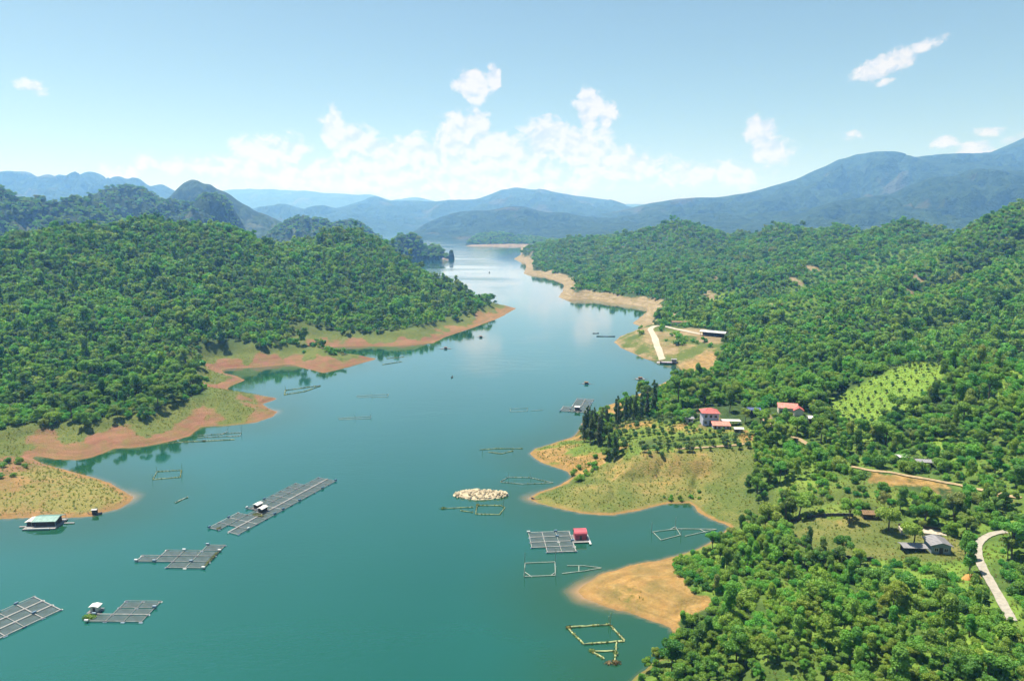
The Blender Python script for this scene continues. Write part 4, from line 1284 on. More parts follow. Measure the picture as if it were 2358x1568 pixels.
def window(par, x, y, z, w, h, side='front', frame='plaster_cream'):
    """recessed-looking window with frame and pane standing 3 cm off the wall"""
    f, g = MB(), MB()
    t = 0.07
    if side == 'front':
        g.box(x - w / 2, x + w / 2, y - 0.02, y, z, z + h)
        for a in ((x - w / 2 - t, x - w / 2, z - t, z + h + t), (x + w / 2, x + w / 2 + t, z - t, z + h + t), (x - w / 2, x + w / 2, z - t, z), (x - w / 2, x + w / 2, z + h, z + h + t), (x - .03, x + .03, z, z + h)):
            f.box(a[0], a[1], y - 0.08, y - 0.021, a[2], a[3])
    else:
        g.box(y, y + 0.02, x - w / 2, x + w / 2, z, z + h)
        for a in ((x - w / 2 - t, x - w / 2, z - t, z + h + t), (x + w / 2, x + w / 2 + t, z - t, z + h + t), (x - w / 2, x + w / 2, z - t, z), (x - w / 2, x + w / 2, z + h, z + h + t), (x - .03, x + .03, z, z + h)):
            f.box(y + 0.021, y + 0.08, a[0], a[1], a[2], a[3])
    o = f.build('window', frame, par)
    g.build('pane', 'window_glass', o)

def ribs(par, pts_pairs, mat, r=0.05, name='roof_rib'):
    for a, b in pts_pairs:
        MB().tube([a, b], r, 4).build(name, mat, par)

def sheet_rows(par, w, d, z, rise, over, axis, mat, n):
    """raised seams down both slopes of a pitched roof, one object each"""
    hw, hd = w / 2 + over, d / 2 + over
    prs = []
    for k in range(n + 1):
        t = -1 + 2 * k / n
        if axis == 'x':
            prs += [((t * hw * .985, -hd, z + .15), (t * hw * .985, 0, z + rise + .15)), ((t * hw * .985, hd, z + .15), (t * hw * .985, 0, z + rise + .15))]
        else:
            prs += [((-hw, t * hd * .985, z + .15), (0, t * hd * .985, z + rise + .15)), ((hw, t * hd * .985, z + .15), (0, t * hd * .985, z + rise + .15))]
    ribs(par, prs, mat)

# ------------------------------------------------------------------ fish rafts
def raft(label, o, ang, cu, cv, occ, floats=True, group='fish cage rafts on the lake', plank='raft_plank', seed=0, wide=()):
    """floating grid of net cages; occ[v][u] = 1 where a cage is"""
    rg = random.Random(seed)
    e = empty('fish_raft', (o[0], o[1], 0.0), ang)
    tag(e, label, 'fish raft', group)
    nv, nu = len(occ), len(occ[0])
    has = lambda u, v: 0 <= u < nu and 0 <= v < nv and occ[v][u]
    # walkways along u, joined runs
    for v in range(nv + 1):
        u = 0
        while u < nu:
            if has(u, v) or has(u, v - 1):
                u0 = u
                while u < nu and (has(u, v) or has(u, v - 1)): u += 1
                w = 0.5 if v in wide else rg.uniform(0.18, 0.32)
                MB().box(u0 * cu - .25, u * cu + .25, v * cv - w / 2, v * cv + w / 2, 0.32, 0.40).build('walkway', 'raft_pale' if (v in wide or rg.random() < .3) else plank, e)
            else: u += 1
    for u in range(nu + 1):
        v = 0
        while v < nv:
            if has(u, v) or has(u - 1, v):
                v0 = v
                while v < nv and (has(u, v) or has(u - 1, v)): v += 1
                w = rg.uniform(0.16, 0.30)
                MB().box(u * cu - w / 2, u * cu + w / 2, v0 * cv - .2, v * cv + .2, 0.24, 0.316).build('walkway', 'raft_pale' if rg.random() < .3 else plank, e)
            else: v += 1
    nm = MB()
    k = 6
    gv, gf = [], []
    for j in range(k + 1):
        for i in range(k + 1):
            x, y = i / k, j / k
            gv.append((x * (cu - .5) + .25, y * (cv - .5) + .25, 0.20 - 0.13 * math.sin(math.pi * x) * math.sin(math.pi * y)))
    for j in range(k):
        for i in range(k):
            gf.append((j * (k + 1) + i, j * (k + 1) + i + 1, (j + 1) * (k + 1) + i + 1, (j + 1) * (k + 1) + i))
    first = None
    for v in range(nv):
        for u in range(nu):
            if occ[v][u]:
                if first is None:
                    first = mesh_obj('net', gv, gf, 'net', e, smooth=True); ob = first
                else:
                    ob = bpy.data.objects.new('net', first.data); C.objects.link(ob); ob.parent = e
                ob.location = (u * cu, v * cv, 0)
    # drums under the crossings
    dm = {}
    for v in range(nv + 1):
        for u in range(nu + 1):
            if has(u, v) or has(u - 1, v) or has(u, v - 1) or has(u - 1, v - 1):
                kind_ = 'foam_white' if rg.random() < 0.25 else 'barrel_blue'
                hi = 0.12 if rg.random() < 0.75 else 0.5
                if (kind_) not in dm:
                    dm[kind_] = MB().tube([(-.5, 0, 0), (.5, 0, 0)], 0.30, 8).build('float', kind_, e)
                    ob = dm[kind_]
                else:
                    ob = bpy.data.objects.new('float', dm[kind_].data); C.objects.link(ob); ob.parent = e
                ob.location = (u * cu, v * cv + rg.uniform(-.2, .2), -0.06 if hi < .3 else 0.62)
    return e

def hut(par, x, y, w, d, h, roofmat, wallmat, rise=0.5, z=0.4, kind='gable', axis='x', over=0.3):
    """small hut on a raft: posts, walls, roof as one part with sub-parts"""
    wl_ = walls(w, d, z, z + h)
    for i in range(len(wl_.v)): wl_.v[i] = (wl_.v[i][0] + x, wl_.v[i][1] + y, wl_.v[i][2])
    o = wl_.build('hut', wallmat, par)
    rf = gable_roof(w, d, z + h, rise, over, axis=axis) if kind == 'gable' else None
    if kind == 'vault':
        rf = MB(); n = 8
        hw = w / 2 + over; hd = d / 2 + over
        for i in range(n):
            a0, a1 = math.pi * i / n, math.pi * (i + 1) / n
            p0 = (-math.cos(a0) * hd, math.sin(a0) * rise); p1 = (-math.cos(a1) * hd, math.sin(a1) * rise)
            rf.add([(-hw, p0[0], z + h + p0[1]), (hw, p0[0], z + h + p0[1]), (hw, p1[0], z + h + p1[1]), (-hw, p1[0], z + h + p1[1]),
                    (-hw, p0[0], z + h + p0[1] + .1), (hw, p0[0], z + h + p0[1] + .1), (hw, p1[0], z + h + p1[1] + .1), (-hw, p1[0], z + h + p1[1] + .1)],
                   [(0, 3, 2, 1), (4, 5, 6, 7), (0, 1, 5, 4), (1, 2, 6, 5), (2, 3, 7, 6), (3, 0, 4, 7)])
    for i in range(len(rf.v)): rf.v[i] = (rf.v[i][0] + x, rf.v[i][1] + y, rf.v[i][2])
    rf.build('roof', roofmat, o)
    MB().box(x - .35, x + .35, y - d / 2 - .03, y - d / 2 - .003, z, z + min(1.8, h * .85)).build('door', 'dark_wood', o)
    MB().box(x - w / 2 - .6, x + w / 2 + .6, y - d / 2 - .8, y + d / 2 + .5, 0.405, 0.47).build('deck', 'raft_plank', par)
    return o

oA = P(549, 1232); uA = P(774, 1108) - oA; aA = math.atan2(uA[1], uA[0])
rA = raft('longest fish raft, with two white-roofed huts, left of mid lake', oA, aA, 4.16, 4.2,
          [[1] * 12, [0] + [1] * 11, [1, 1, 1, 0, 1, 1, 1, 1, 1, 1, 0, 0]], seed=3, wide=(1,))
hut(rA, 18.6, 9.4, 2.4, 1.6, 1.2, 'tin_white', 'dark_wood', rise=0.35)
hut(rA, 16.6, 5.4, 2.5, 1.7, 1.3, 'tin_white', 'dark_wood', rise=0.4)
wb = MB(); weed(wb, (13.6, 4.6, .4), (1.2, 3.0, .5), 150, .22, wrng); wb.build('waterweed', 'leaf_weed', rA)
wb = MB(); weed(wb, (0.6, 9.0, .3), (.9, .8, .5), 60, .2, wrng); wb.build('waterweed', 'leaf_weed', rA)

rB = raft('fish raft with a yellow-green weedy edge, below the longest raft', (-111.6, 184.4), R(-1.5), 5.5, 3.5, [[0, 0, 1, 1], [1, 1, 1, 1], [0, 1, 1, 1], [0, 0, 0, 1]], seed=5)
wb = MB(); weed(wb, (21.8, 6.0, .3), (.55, 6.4, .4), 220, .2, wrng); wb.build('waterweed', 'leaf_weed', rB)
oC = P(22, 1463)
rC = raft('fish raft cut off by the left edge, nearest the bottom left corner', (oC[0] - 4.9, oC[1] - 8.0), R(61), 4.3, 4.3, [[1] * 5, [1] * 5, [1] * 5], seed=9, wide=(1, 2), plank='raft_pale')
wb = MB(); weed(wb, (5.4, 0.6, .3), (1.4, .8, .4), 60, .2, wrng); wb.build('waterweed', 'leaf_weed', rC)
rD = raft('small fish raft with a white hut and bright weed at one corner', (-107.2, 157.2), R(-1), 4.6, 3.1, [[1, 1, 1], [0, 1, 1], [0, 1, 1]], seed=12)
hut(rD, -0.6, 4.6, 2.0, 1.4, 1.3, 'tin_white', 'plaster_cream', rise=0.3, axis='y')
wb = MB(); weed(wb, (-0.4, 1.6, .3), (1.9, 1.2, .7), 260, .22, wrng); wb.build('waterweed', 'leaf_bush', rD)
rE = raft('fish raft with a round-roofed red hut, below the rock islet', (6.4, 193.0), R(4.5), 4.4, 3.4, [[0, 1, 1], [1, 1, 1], [1, 1, 1], [1, 1, 1]], seed=15, plank='raft_pale')
hut(rE, 15.9, 8.6, 3.6, 3.4, 1.7, 'cabin_red', 'cabin_red', rise=1.1, kind='vault', over=.25)
MB().box(13.4, 18.4, 5.4, 6.6, 0.3, 0.40).build('walkway', 'raft_pale', rE)
MB().box(18.2, 18.8, 4.0, 12.0, 0.3, 0.42).build('walkway', 'foam_white', rE)
oG = P(1290, 947); uG = P(1346, 951) - oG
rG = raft('fish raft beside the dark pines of the wooded point', oG, math.atan2(uG[1], uG[0]), 4.6, 4.6, [[1, 1, 1], [1, 1, 1], [0, 1, 1], [0, 1, 1], [0, 1, 1], [0, 1, 1]], seed=18, plank='raft_pale')
hut(rG, 8.6, 3.4, 2.4, 2.2, 1.8, 'tin_white', 'dark_wood', rise=0.3)

# house raft with the green roof
hb = empty('house_raft', P(101, 1209), R(4)); hb.scale = (.86, .86, .86); tag(hb, 'house raft with a pale green tin roof by the lower left spit', 'house raft')
MB().box(-5.5, 6.5, -4.2, 4.6, 0.05, 0.45).build('deck', 'raft_pale', hb)
for x in (-4.5, -1.5, 1.5, 4.5):
    for y in (-3.9, 4.3): MB().tube([(x - .7, y, 0), (x + .7, y, 0)], .34, 8).build('float', 'barrel_blue', hb)
ho = walls(7.2, 4.6, .45, 2.5).build('house', 'dark_wood', hb); ho.location = (1.6, 0.6, 0)
rf = gable_roof(7.2, 4.6, 2.5, 0.85, 1.0).build('roof', 'tin_green', hb); rf.location = (1.6, 0.6, 0)
for k in range(9):
    for s in (-1, 1):
        q = MB().tube([(-4.4 + k * 1.1, s * 3.25, 2.68), (-4.4 + k * 1.1, 0, 3.52)], .05, 4).build('roof_rib', 'tin_green', rf)
for sx in (-2.6, 6.0):
    for sy in (-2.9, 4.2): MB().tube([(sx, sy, .4), (sx, sy, 2.55)], .07, 6).build('post', 'bamboo', hb)
s2 = walls(2.6, 4.0, .45, 2.0).build('shed', 'dark_wood', hb); s2.location = (-4.2, .8, 0)
r2 = gable_roof(2.6, 4.0, 2.0, .35, .5, axis='y').build('roof', 'plaster_cream', s2)
MB().box(-8.2, -5.5, -1.6, -0.9, .2, .32).build('gangplank', 'raft_pale', hb)
MB().box(6.5, 10.8, .6, 1.3, .2, .32).build('gangplank', 'raft_pale', hb)
MB().box(-3.4, 4.6, -4.6, -4.25, .3, .8).build('bench', 'foam_white', hb)

# ------------------------------------------------------------------ boats
def boat_hull(L, B, D, sheer=0.35):
    mb = MB(); n = 10; rings = []
    for i in range(n + 1):
        t = i / n; x = -L / 2 + L * t
        b = B / 2 * (1 - abs(2 * t - 1) ** 2.6 * 0.88); zt = D + sheer * (2 * t - 1) ** 2
        rings.append([(x, -b, zt), (x, -b * .72, 0.0), (x, b * .72, 0.0), (x, b, zt), (x, b * .86, zt - .02), (x, b * .6, .15), (x, -b * .6, .15), (x, -b * .86, zt - .02)])
    vs = [p for r in rings for p in r]; fs = []
    for i in range(n):
        for k in range(8): fs.append((i * 8 + k, i * 8 + (k + 1) % 8, (i + 1) * 8 + (k + 1) % 8, (i + 1) * 8 + k))
    fs += [tuple(range(7, -1, -1)), tuple(n * 8 + k for k in range(8))]
    return mb.add(vs, fs)

def small_boat(px, py, ang, L, B, label, cabin=False, name='rowing_boat'):
    e = empty(name, P(px, py), ang); tag(e, label, 'boat')
    boat_hull(L, B, .45).build('hull', 'hull_dark', e).location = (0, 0, -.12)
    for k in (-.25, .05, .28):
        MB().box(k * L - .12, k * L + .12, -B * .4, B * .4, .22, .27).build('thwart', 'raft_plank', e)
    if cabin:
        MB().box(-L * .16, L * .16, -B * .36, B * .36, .28, 1.7).build('cabin', 'dark_wood', e)
        gable_roof(L * .34, B * .8, 1.7, .25, .15).build('canopy', 'tin_grey', e)
    return e

small_boat(1395, 775, R(-2), 16, 1.7, 'long dark boat lying off the ferry landing point', name='long_boat')
small_boat(1041, 869, R(80), 4.2, 1.1, 'lone small dark boat in the middle of the lake')
small_boat(1127, 628, R(85), 9.0, 2.2, 'tiny far boat in the lake narrows', True)
small_boat(219, 1184, R(8), 4.6, 1.5, 'small moored boat with a shelter on the lower left spit', True)
small_boat(1502, 826, R(-12), 4.5, 1.4, 'small dark boat drawn up left of the ferry')
small_boat(1233, 1150, R(-20), 3.2, 1.1, 'little boat at the tip of the yellow grass point')
small_boat(1372, 768, R(5), 5.5, 1.4, 'small boat ahead of the long dark boat')
small_boat(1350, 986, R(60), 3.5, 1.1, 'small boat just off the dark pines')

fe = empty('ferry', P(1541, 837), R(-9)); tag(fe, 'grey ferry with an open car deck moored at the landing road', 'ferry')
boat_hull(13, 5.2, 1.3, .25).build('hull', 'hull_dark', fe).location = (0, 0, -.3)
MB().box(-5.4, 5.6, -2.2, 2.2, .95, 1.06).build('deck', 'deck_lilac', fe)
fc = MB().box(1.6, 4.8, -1.6, 1.6, 1.06, 3.2).build('cabin', 'deck_lilac', fe)
for k in (2.2, 3.2, 4.2): MB().box(k - .35, k + .35, -1.625, -1.602, 2.1, 2.8).build('pane', 'window_glass', fc)
MB().box(1.2, 5.2, -1.9, 1.9, 3.2, 3.32).build('roof', 'tin_grey', fe)
for s in (-1, 1):
    MB().tube([(-5.2, s * 2.2, 1.8), (1.4, s * 2.3, 1.8)], .05, 5).build('rail', 'tin_grey', fe)
    for k in range(5): MB().tube([(-5.0 + k * 1.5, s * 2.25, 1.0), (-5.0 + k * 1.5, s * 2.25, 1.8)], .04, 5).build('post', 'tin_grey', fe)
MB().add([(-6.2, -1.6, 1.0), (-6.2, 1.6, 1.0), (-8.6, 1.5, 0.6), (-8.6, -1.5, .6), (-6.2, -1.6, 1.1), (-6.2, 1.6, 1.1), (-8.6, 1.5, 0.7), (-8.6, -1.5, .7)],
         [(0, 1, 2, 3), (4, 7, 6, 5), (0, 4, 5, 1), (1, 5, 6, 2), (2, 6, 7, 3), (3, 7, 4, 0)]).build('ramp', 'deck_lilac', fe)

def float_hut(px, py, ang, w, d, label):
    e = empty('raft_hut', P(px, py), ang); tag(e, label, 'raft hut'); e.scale = (.8, .8, .62)
    MB().box(-w / 2, w / 2, -d / 2, d / 2, .1, .35).build('deck', 'raft_plank', e)
    for s in (-1, 1): MB().tube([(-w / 2, s * d * .42, 0), (w / 2, s * d * .42, 0)], .28, 8).build('float', 'barrel_blue', e)
    MB().box(-1.2, 1.4, -1, 1, .35, 2.0).build('wall', 'dark_wood', e)
    gable_roof(2.6, 2.0, 2.0, .45, .4).build('roof', 'thatch', e)
    MB().box(-w / 2 - 3, w / 2 + 3, -.2, .2, .2, .3).build('boom', 'raft_plank', e)
float_hut(1474, 873, R(2), 7, 5, 'raft hut floating off the mouth of the sandy bay')
float_hut(1026, 803, R(3), 10, 4, 'raft hut below the red-tipped left headland')
float_hut(1107, 777, R(-4), 6, 3, 'far raft hut under the red bank of the left headland')
float_hut(1350, 884, R(-6), 6, 2.6, 'raft hut left of the bay, with a long boom')

# ------------------------------------------------------------------ lift nets and frames
def net_frame(label, lines, posts=(), mat='bamboo', r=0.11, moss=0.0, clumps=(), group='lift net frames standing in the lake'):
    allp = np.array([P(*q) for ln in lines for q in ln]); c = allp.mean(0)
    e = empty('lift_net', (c[0], c[1], 0)); tag(e, label, 'net frame', group)
    for ln in lines:
        w = [P(*q) - c for q in ln]
        for a, b in zip(w[:-1], w[1:]):
            L = np.linalg.norm(b - a); n = max(3, int(L / 1.2))
            pts_ = [tuple(a + (b - a) * k / n + np.array([0, 0, .16 + random.uniform(-.03, .03)])) for k in range(n + 1)]
            MB().tube(pts_, r * (.8 + moss * .7), 6, 0.15 + .3 * moss).build('pole', mat, e)
            if moss:
                wb = MB()
                for k in range(n):
                    if random.random() < .55 + moss * .3: weed(wb, np.array(pts_[k]) + (b - a) / n * .5, (.22 + moss * .3, .22 + moss * .3, .25), int(8 + 10 * moss), .2, wrng)
                if wb.v: wb.build('waterweed', 'leaf_weed', e)
    for px, py, h in posts:
        p = P(px, py) - c
        MB().tube([(p[0], p[1], -.6), (p[0] + random.uniform(-.2, .2), p[1], h)], [r * .9, r * .6], 6).build('post', mat, e)
    for px, py, rx, ry in clumps:
        p = P(px, py) - c; wb = MB()
        weed(wb, (p[0], p[1], .15), (rx, ry, .45), int(70 * rx), .22, wrng); wb.build('waterweed', 'leaf_weed', e)
    return e

net_frame('pale rectangular net frame with a long pointed arm, below the red-hut raft', [[(1207, 1328), (1279, 1325), (1278, 1294), (1209, 1297), (1207, 1328)], [(1209, 1318), (1225, 1329)], [(1268, 1326), (1279, 1318)],
          [(1306, 1303), (1345, 1303), (1385, 1308), (1345, 1315), (1294, 1321)], [(1333, 1303), (1333, 1317)]], [(1208, 1298, 3.5), (1278, 1295, 4.5), (1279, 1326, 3), (1207, 1329, 3)], r=.13)
net_frame('square net frame thick with yellow-green weed, nearest the sandy spit', [[(1306, 1445), (1404, 1438), (1438, 1476), (1345, 1484), (1306, 1445)], [(1362, 1500), (1392, 1518)], [(1420, 1480), (1415, 1527)], [(1362, 1500), (1420, 1499)]],
          [(1405, 1441, 3.6), (1403, 1439, 2.4)], 'bamboo_wet', .13, 1.0, [(1363, 1499, .9, .6), (1418, 1504, .7, 1.0), (1411, 1527, 2.2, 1.0), (1310, 1446, 1.0, .8)])
net_frame('pale net frame with a long tapering arm, in the cove by the fenced plot', [[(1503, 1225), (1542, 1220), (1555, 1213), (1567, 1232), (1522, 1244), (1503, 1225)], [(1560, 1218), (1650, 1219), (1577, 1235)], [(1612, 1219), (1625, 1226)], [(1542, 1220), (1560, 1218)]],
          [(1500, 1226, 3.5), (1555, 1217, 4), (1568, 1234, 2.5)], r=.13)
net_frame('weedy net frame just below the rock islet', [[(1099, 1164), (1153, 1164), (1163, 1169), (1150, 1185), (1095, 1184), (1099, 1164)], [(1025, 1171), (1090, 1168)], [(1060, 1176), (1090, 1180)]], [(1100, 1166, 3), (1160, 1168, 4)], 'bamboo_wet', .10, .45, [(1021, 1171, 1.3, .8), (1100, 1163, .8, .7)])
net_frame('pale kite-shaped net frame behind the rock islet', [[(1152, 1110), (1170, 1099), (1221, 1100), (1274, 1112), (1204, 1115), (1152, 1110)]], [(1170, 1100, 2), (1221, 1101, 2)], 'bamboo', .10, .12)
net_frame('dark weedy poles left of the orange point', [[(1104, 1036), (1146, 1033), (1204, 1033)], [(1125, 1041), (1155, 1045), (1182, 1038)]], [(1110, 1044, 2), (1181, 1040, 2.4)], 'bamboo_wet', .11, .35)
net_frame('weedy net frame off the lower left spit', [[(352, 1104), (415, 1099), (418, 1083), (362, 1086), (352, 1104)]], [(352, 1106, 2.5), (362, 1088, 2.5), (417, 1100, 2.2), (419, 1084, 3)], 'bamboo_wet', .10, .3)
net_frame('drifting pole above the longest raft', [[(404, 1158), (418, 1151), (433, 1145)]], [], 'bamboo', .16, .5)
net_frame('long weedy boom under the pink bank', [[(385, 1021), (420, 1018), (470, 1016), (540, 1012)]], [], 'bamboo_wet', .13, .4, [(470, 1016, 1.0, .5)])
net_frame('net frame in the shade of the pink bank, left cove', [[(455, 1003), (505, 1000), (556, 996), (552, 1004), (500, 1006), (455, 1008)], [(510, 1001), (525, 993)]], [(556, 998, 4), (525, 994, 2.5)], 'bamboo', .11, .2)
net_frame('weedy net frame in the green cove mouth', [[(655, 909), (700, 902), (738, 889)], [(657, 899), (700, 893), (737, 888)], [(655, 909), (657, 899)]], [(657, 900, 3), (700, 895, 2.5)], 'bamboo_wet', .13, .6)
net_frame('upper pale net frame in open water, left of centre', [[(820, 912), (895, 908), (892, 914), (822, 915)]], [(857, 914, 3), (893, 912, 2)], 'bamboo', .11)
net_frame('lower pale net frame in open water, left of centre', [[(778, 963), (855, 959), (852, 964), (780, 966)]], [(818, 964, 3), (854, 962, 2.6)], 'bamboo', .11)
net_frame('faint net frame left of the pine point raft', [[(1175, 942), (1215, 940), (1213, 947), (1176, 948), (1175, 942)], [(1225, 946), (1250, 944)]], [(1175, 946, 2), (1214, 946, 2)], 'bamboo', .09)
net_frame('far weedy boom in the green cove reflection', [[(880, 840), (925, 833)], [(890, 826), (930, 822)]], [], 'bamboo_wet', .14, .5)

# ------------------------------------------------------------------ rock islet
ri = empty('rock_islet', P(1109, 1140)); tag(ri, 'islet heaped with pale rubble in mid lake', 'islet')
mb = MB(); n = 26; rr = random.Random(4)
for j, (f, z) in enumerate(((1.06, -.6), (1.0, .1), (.8, .6), (.5, 1.15), (.2, 1.6))):
    for k in range(n):
        a = 2 * math.pi * k / n
        mb.v.append((math.cos(a) * 10.2 * f - 0.3 + (1 - f) * -2.0, math.sin(a) * 3.9 * f * (1 + .15 * math.sin(3 * a)), z + rr.uniform(-.15, .15)))
for j in range(4):
    for k in range(n): mb.f.append((j * n + k, j * n + (k + 1) % n, (j + 1) * n + (k + 1) % n, (j + 1) * n + k))
mb.f.append(tuple(4 * n + k for k in range(n)))
mb.build('mound', 'rock_pale', ri)
stones = []
for s in range(6):
    bm = bmesh.new(); bmesh.ops.create_icosphere(bm, subdivisions=1, radius=1)
    for v in bm.verts: v.co *= rr.uniform(.7, 1.25); v.co.z *= .75
    me = bpy.data.meshes.new('stone'); bm.to_mesh(me); bm.free(); me.materials.append(MATS['rock_pale']); stones.append(me)
for k in range(230):
    a = rr.uniform(0, 6.283); q = math.sqrt(rr.random()) * 1.02
    x = math.cos(a) * 10.2 * q - .3 - (1 - q) * 2; y = math.sin(a) * 3.9 * q
    z = np.interp(q, [.2, .5, .8, 1.0, 1.06], [1.6, 1.15, .6, .1, -.4])
    if x > 6: z += .5 * math.sin(k)
    o = bpy.data.objects.new('stone', stones[k % 6]); C.objects.link(o); o.parent = ri
    s = rr.uniform(.22, .7); o.scale = (s * rr.uniform(.8, 1.3), s, s); o.location = (x, y, z); o.rotation_euler = (rr.random() * 3, rr.random() * 3, rr.random() * 6)
for x, y, s in ((7.0, .5, 1.5), (8.3, .2, 1.2), (-2, .6, 1.3), (9.2, -.4, .8), (5.6, .9, 1.1)):
    o = bpy.data.objects.new('boulder', stones[int(abs(x)) % 6]); C.objects.link(o); o.parent = ri
    o.scale = (s, s * .8, s); o.location = (x, y, .7 if abs(x) > 3 else 1.5)

# ------------------------------------------------------------------ houses
def house_root(name, p, ang, label, cat='house'):
    e = empty(name, (p[0], p[1], p[2]), ang); tag(e, label, cat); return e

hp = np.array([HOUSE[0] - .6, HOUSE[1] + 4, 13.5])
h1 = house_root('villa', hp, R(-4), 'two-storey lilac house with a red hip roof above the terraces')
walls(6.6, 5.8, -1.5, 5.4).build('wall', 'plaster_lilac', h1)
rf = hip_roof(6.6, 5.8, 5.54, 1.6, .6).build('roof', 'tile_red', h1)
for k in range(9):
    x = -3.6 + k * 0.9
    MB().tube([(x, -3.48, 5.56), (x * .3, -.25, 7.08)], .05, 4).build('tile_row', 'tile_red', rf)
MB().box(-3.5, 3.5, -3.3, -2.905, 2.6, 2.8).build('balcony', 'plaster_cream', h1)
for x in (-2.0, 0, 2.0): window(h1, x, -2.9, 3.5, 1.0, 1.2)
for x in (-2.1,): window(h1, x, -2.9, 0.8, 1.0, 1.2)
for y in (-1.3, 1.3): window(h1, y, 3.3, 3.5, 1.0, 1.2, 'side')
MB().box(-.5, .5, -2.94, -2.903, -.1, 2.2).build('door', 'dark_wood', h1)
MB().box(-4.3, 4.3, -3.8, 3.6, -1.6, -.05).build('plinth', 'concrete', h1)

an = house_root('annex', np.array([hp[0] + 3.2, hp[1] - 6.0, 12.9]), R(-4), 'single-storey annex with a low red roof in front of the lilac house')
walls(6.8, 3.0, -1.0, 2.1).build('wall', 'plaster_lilac', an)
ro = MB(); ro.add([(-3.8, -2.1, 2.1), (3.8, -2.1, 2.1), (3.8, 1.8, 2.9), (-3.8, 1.8, 2.9), (-3.8, -2.1, 2.22), (3.8, -2.1, 2.22), (3.8, 1.8, 3.02), (-3.8, 1.8, 3.02)], [(0, 3, 2, 1), (4, 5, 6, 7), (0, 1, 5, 4), (1, 2, 6, 5), (2, 3, 7, 6), (3, 0, 4, 7)])
ro = ro.build('roof', 'tile_faded', an)
for k in range(10):
    x = -3.6 + k * 0.8
    MB().tube([(x, -2.1, 2.24), (x, 1.8, 3.04)], .045, 4).build('roof_rib', 'tile_faded', ro)
for x in (-1.0, 1.0, 2.6): window(an, x, -1.5, .7, .9, 1.0)
MB().box(-2.9, -2.1, -1.53, -1.503, 0, 2).build('door', 'dark_wood', an)

sl = house_root('terrace_canopy', np.array([hp[0] + 8.6, hp[1] - 1.8, 13.2]), R(-4), 'white flat canopy over the yard right of the lilac house', 'canopy')
MB().box(-4.2, 4.2, -1.4, 1.6, 2.3, 2.43).build('roof', 'tin_white', sl)
for x in (-3.9, 0, 3.9):
    for y in (-1.2, 1.4): MB().tube([(x, y, -1), (x, y, 2.3)], .09, 6).build('post', 'plaster_cream', sl)
MB().box(-4.4, 5.0, -4.2, 2.0, -1.2, -.02).build('floor_slab', 'concrete', sl)

h2p = np.array([HOUSE2[0], HOUSE2[1], 17.6])
h2 = house_root('farmhouse', h2p, R(-14), 'house with a faded red roof half hidden by trees, right of the lilac house')
walls(7.4, 4.8, -1.5, 3.0, 'x', 1.5).build('wall', 'plaster_cream', h2)
rf = gable_roof(7.4, 4.8, 3.0, 1.6, .5).build('roof', 'tile_faded', h2)
sheet_rows(rf, 7.4, 4.8, 3.0, 1.6, .5, 'x', 'tile_faded', 8)
w3 = walls(3.6, 4.0, -1.5, 2.7, 'y', 1.2).build('wing', 'plaster_cream', h2); w3.location = (4.0, -2.6, 0)
r3 = gable_roof(3.6, 4.0, 2.7, 1.3, .4, axis='y').build('roof', 'tile_red', w3)
for x in (-2.6, .6): window(h2, x, -2.4, 1.0, 1.0, 1.1)
MB().box(-1.5, -.6, -2.44, -2.403, 0, 2.1).build('door', 'dark_wood', h2)

def shed(name, p, ang, w, d, h, rise, roofmat, wallmat, label, axis='x', posts=False, cat='shed', nrib=8):
    e = house_root(name, p, ang, label, cat)
    if posts:
        for x in np.linspace(-w / 2 + .2, w / 2 - .2, max(3, int(w / 4))):
            for y in (-d / 2 + .2, d / 2 - .2): MB().tube([(x, y, -1), (x, y, h)], .12, 6).build('post', 'dark_wood', e)
        MB().box(-w / 2, w / 2, d / 2 - .25, d / 2 - .1, -1, h).build('wall', wallmat, e)
    else:
        walls(w, d, -1.5, h, axis, rise).build('wall', wallmat, e)
        if axis == 'y':
            window(e, -w * .25, -d / 2, .9, .9, .9); window(e, w * .25, -d / 2, .9, .9, .9)
            MB().box(-.45, .45, -d / 2 - .04, -d / 2 - .003, 0, 2.0).build('door', 'dark_wood', e)
        else:
            MB().box(-.5, .5, -d / 2 - .04, -d / 2 - .003, 0, 1.9).build('door', 'dark_wood', e)
            window(e, w * .28, -d / 2, .9, .9, .9)
    rf = gable_roof(w, d, h, rise, .5, axis=axis).build('roof', roofmat, e)
    sheet_rows(rf, w, d, h, rise, .5, axis, roofmat, nrib)
    return e

shed('shed', at(1876, 974), R(-12), 5.0, 3.4, 2.3, .7, 'tin_white', 'dark_wood', 'small white-roofed shed among trees below the faded red roof')
shed('barn', np.array([FARM[0] + 1.5, FARM[1] + 2, 10.8]), R(-33), 19, 6.5, 3.4, 1.0, 'tin_white', 'dark_wood', 'long open barn with a white roof above the ferry landing', posts=True, cat='barn', nrib=14)
shed('shed', at(1567, 748), R(-3), 15, 5, 2.6, .9, 'thatch', 'plaster_cream', 'low building under trees beside the landing road')
shed('shed', at(1735, 955), R(-8), 4.6, 3.6, 2.6, .5, 'tarp_blue', 'dark_wood', 'dark blue-roofed shelter behind the lilac house yard', posts=True)
g = shed('cottage', np.array([GREY[0], GREY[1] + 1.5, 10.3]), R(-8), 4.9, 4.6, 2.5, .95, 'tin_grey', 'block_grey', 'grey gabled cottage with a tin roof beside the fenced plot', axis='y', cat='house', nrib=7)
shed('lean_to', np.array([GREY[0] - 6.6, GREY[1] + 1.6, 9.9]), R(-4), 5.6, 2.4, 1.8, .3, 'tin_grey', 'dark_wood', 'low dark lean-to left of the grey cottage', posts=True)
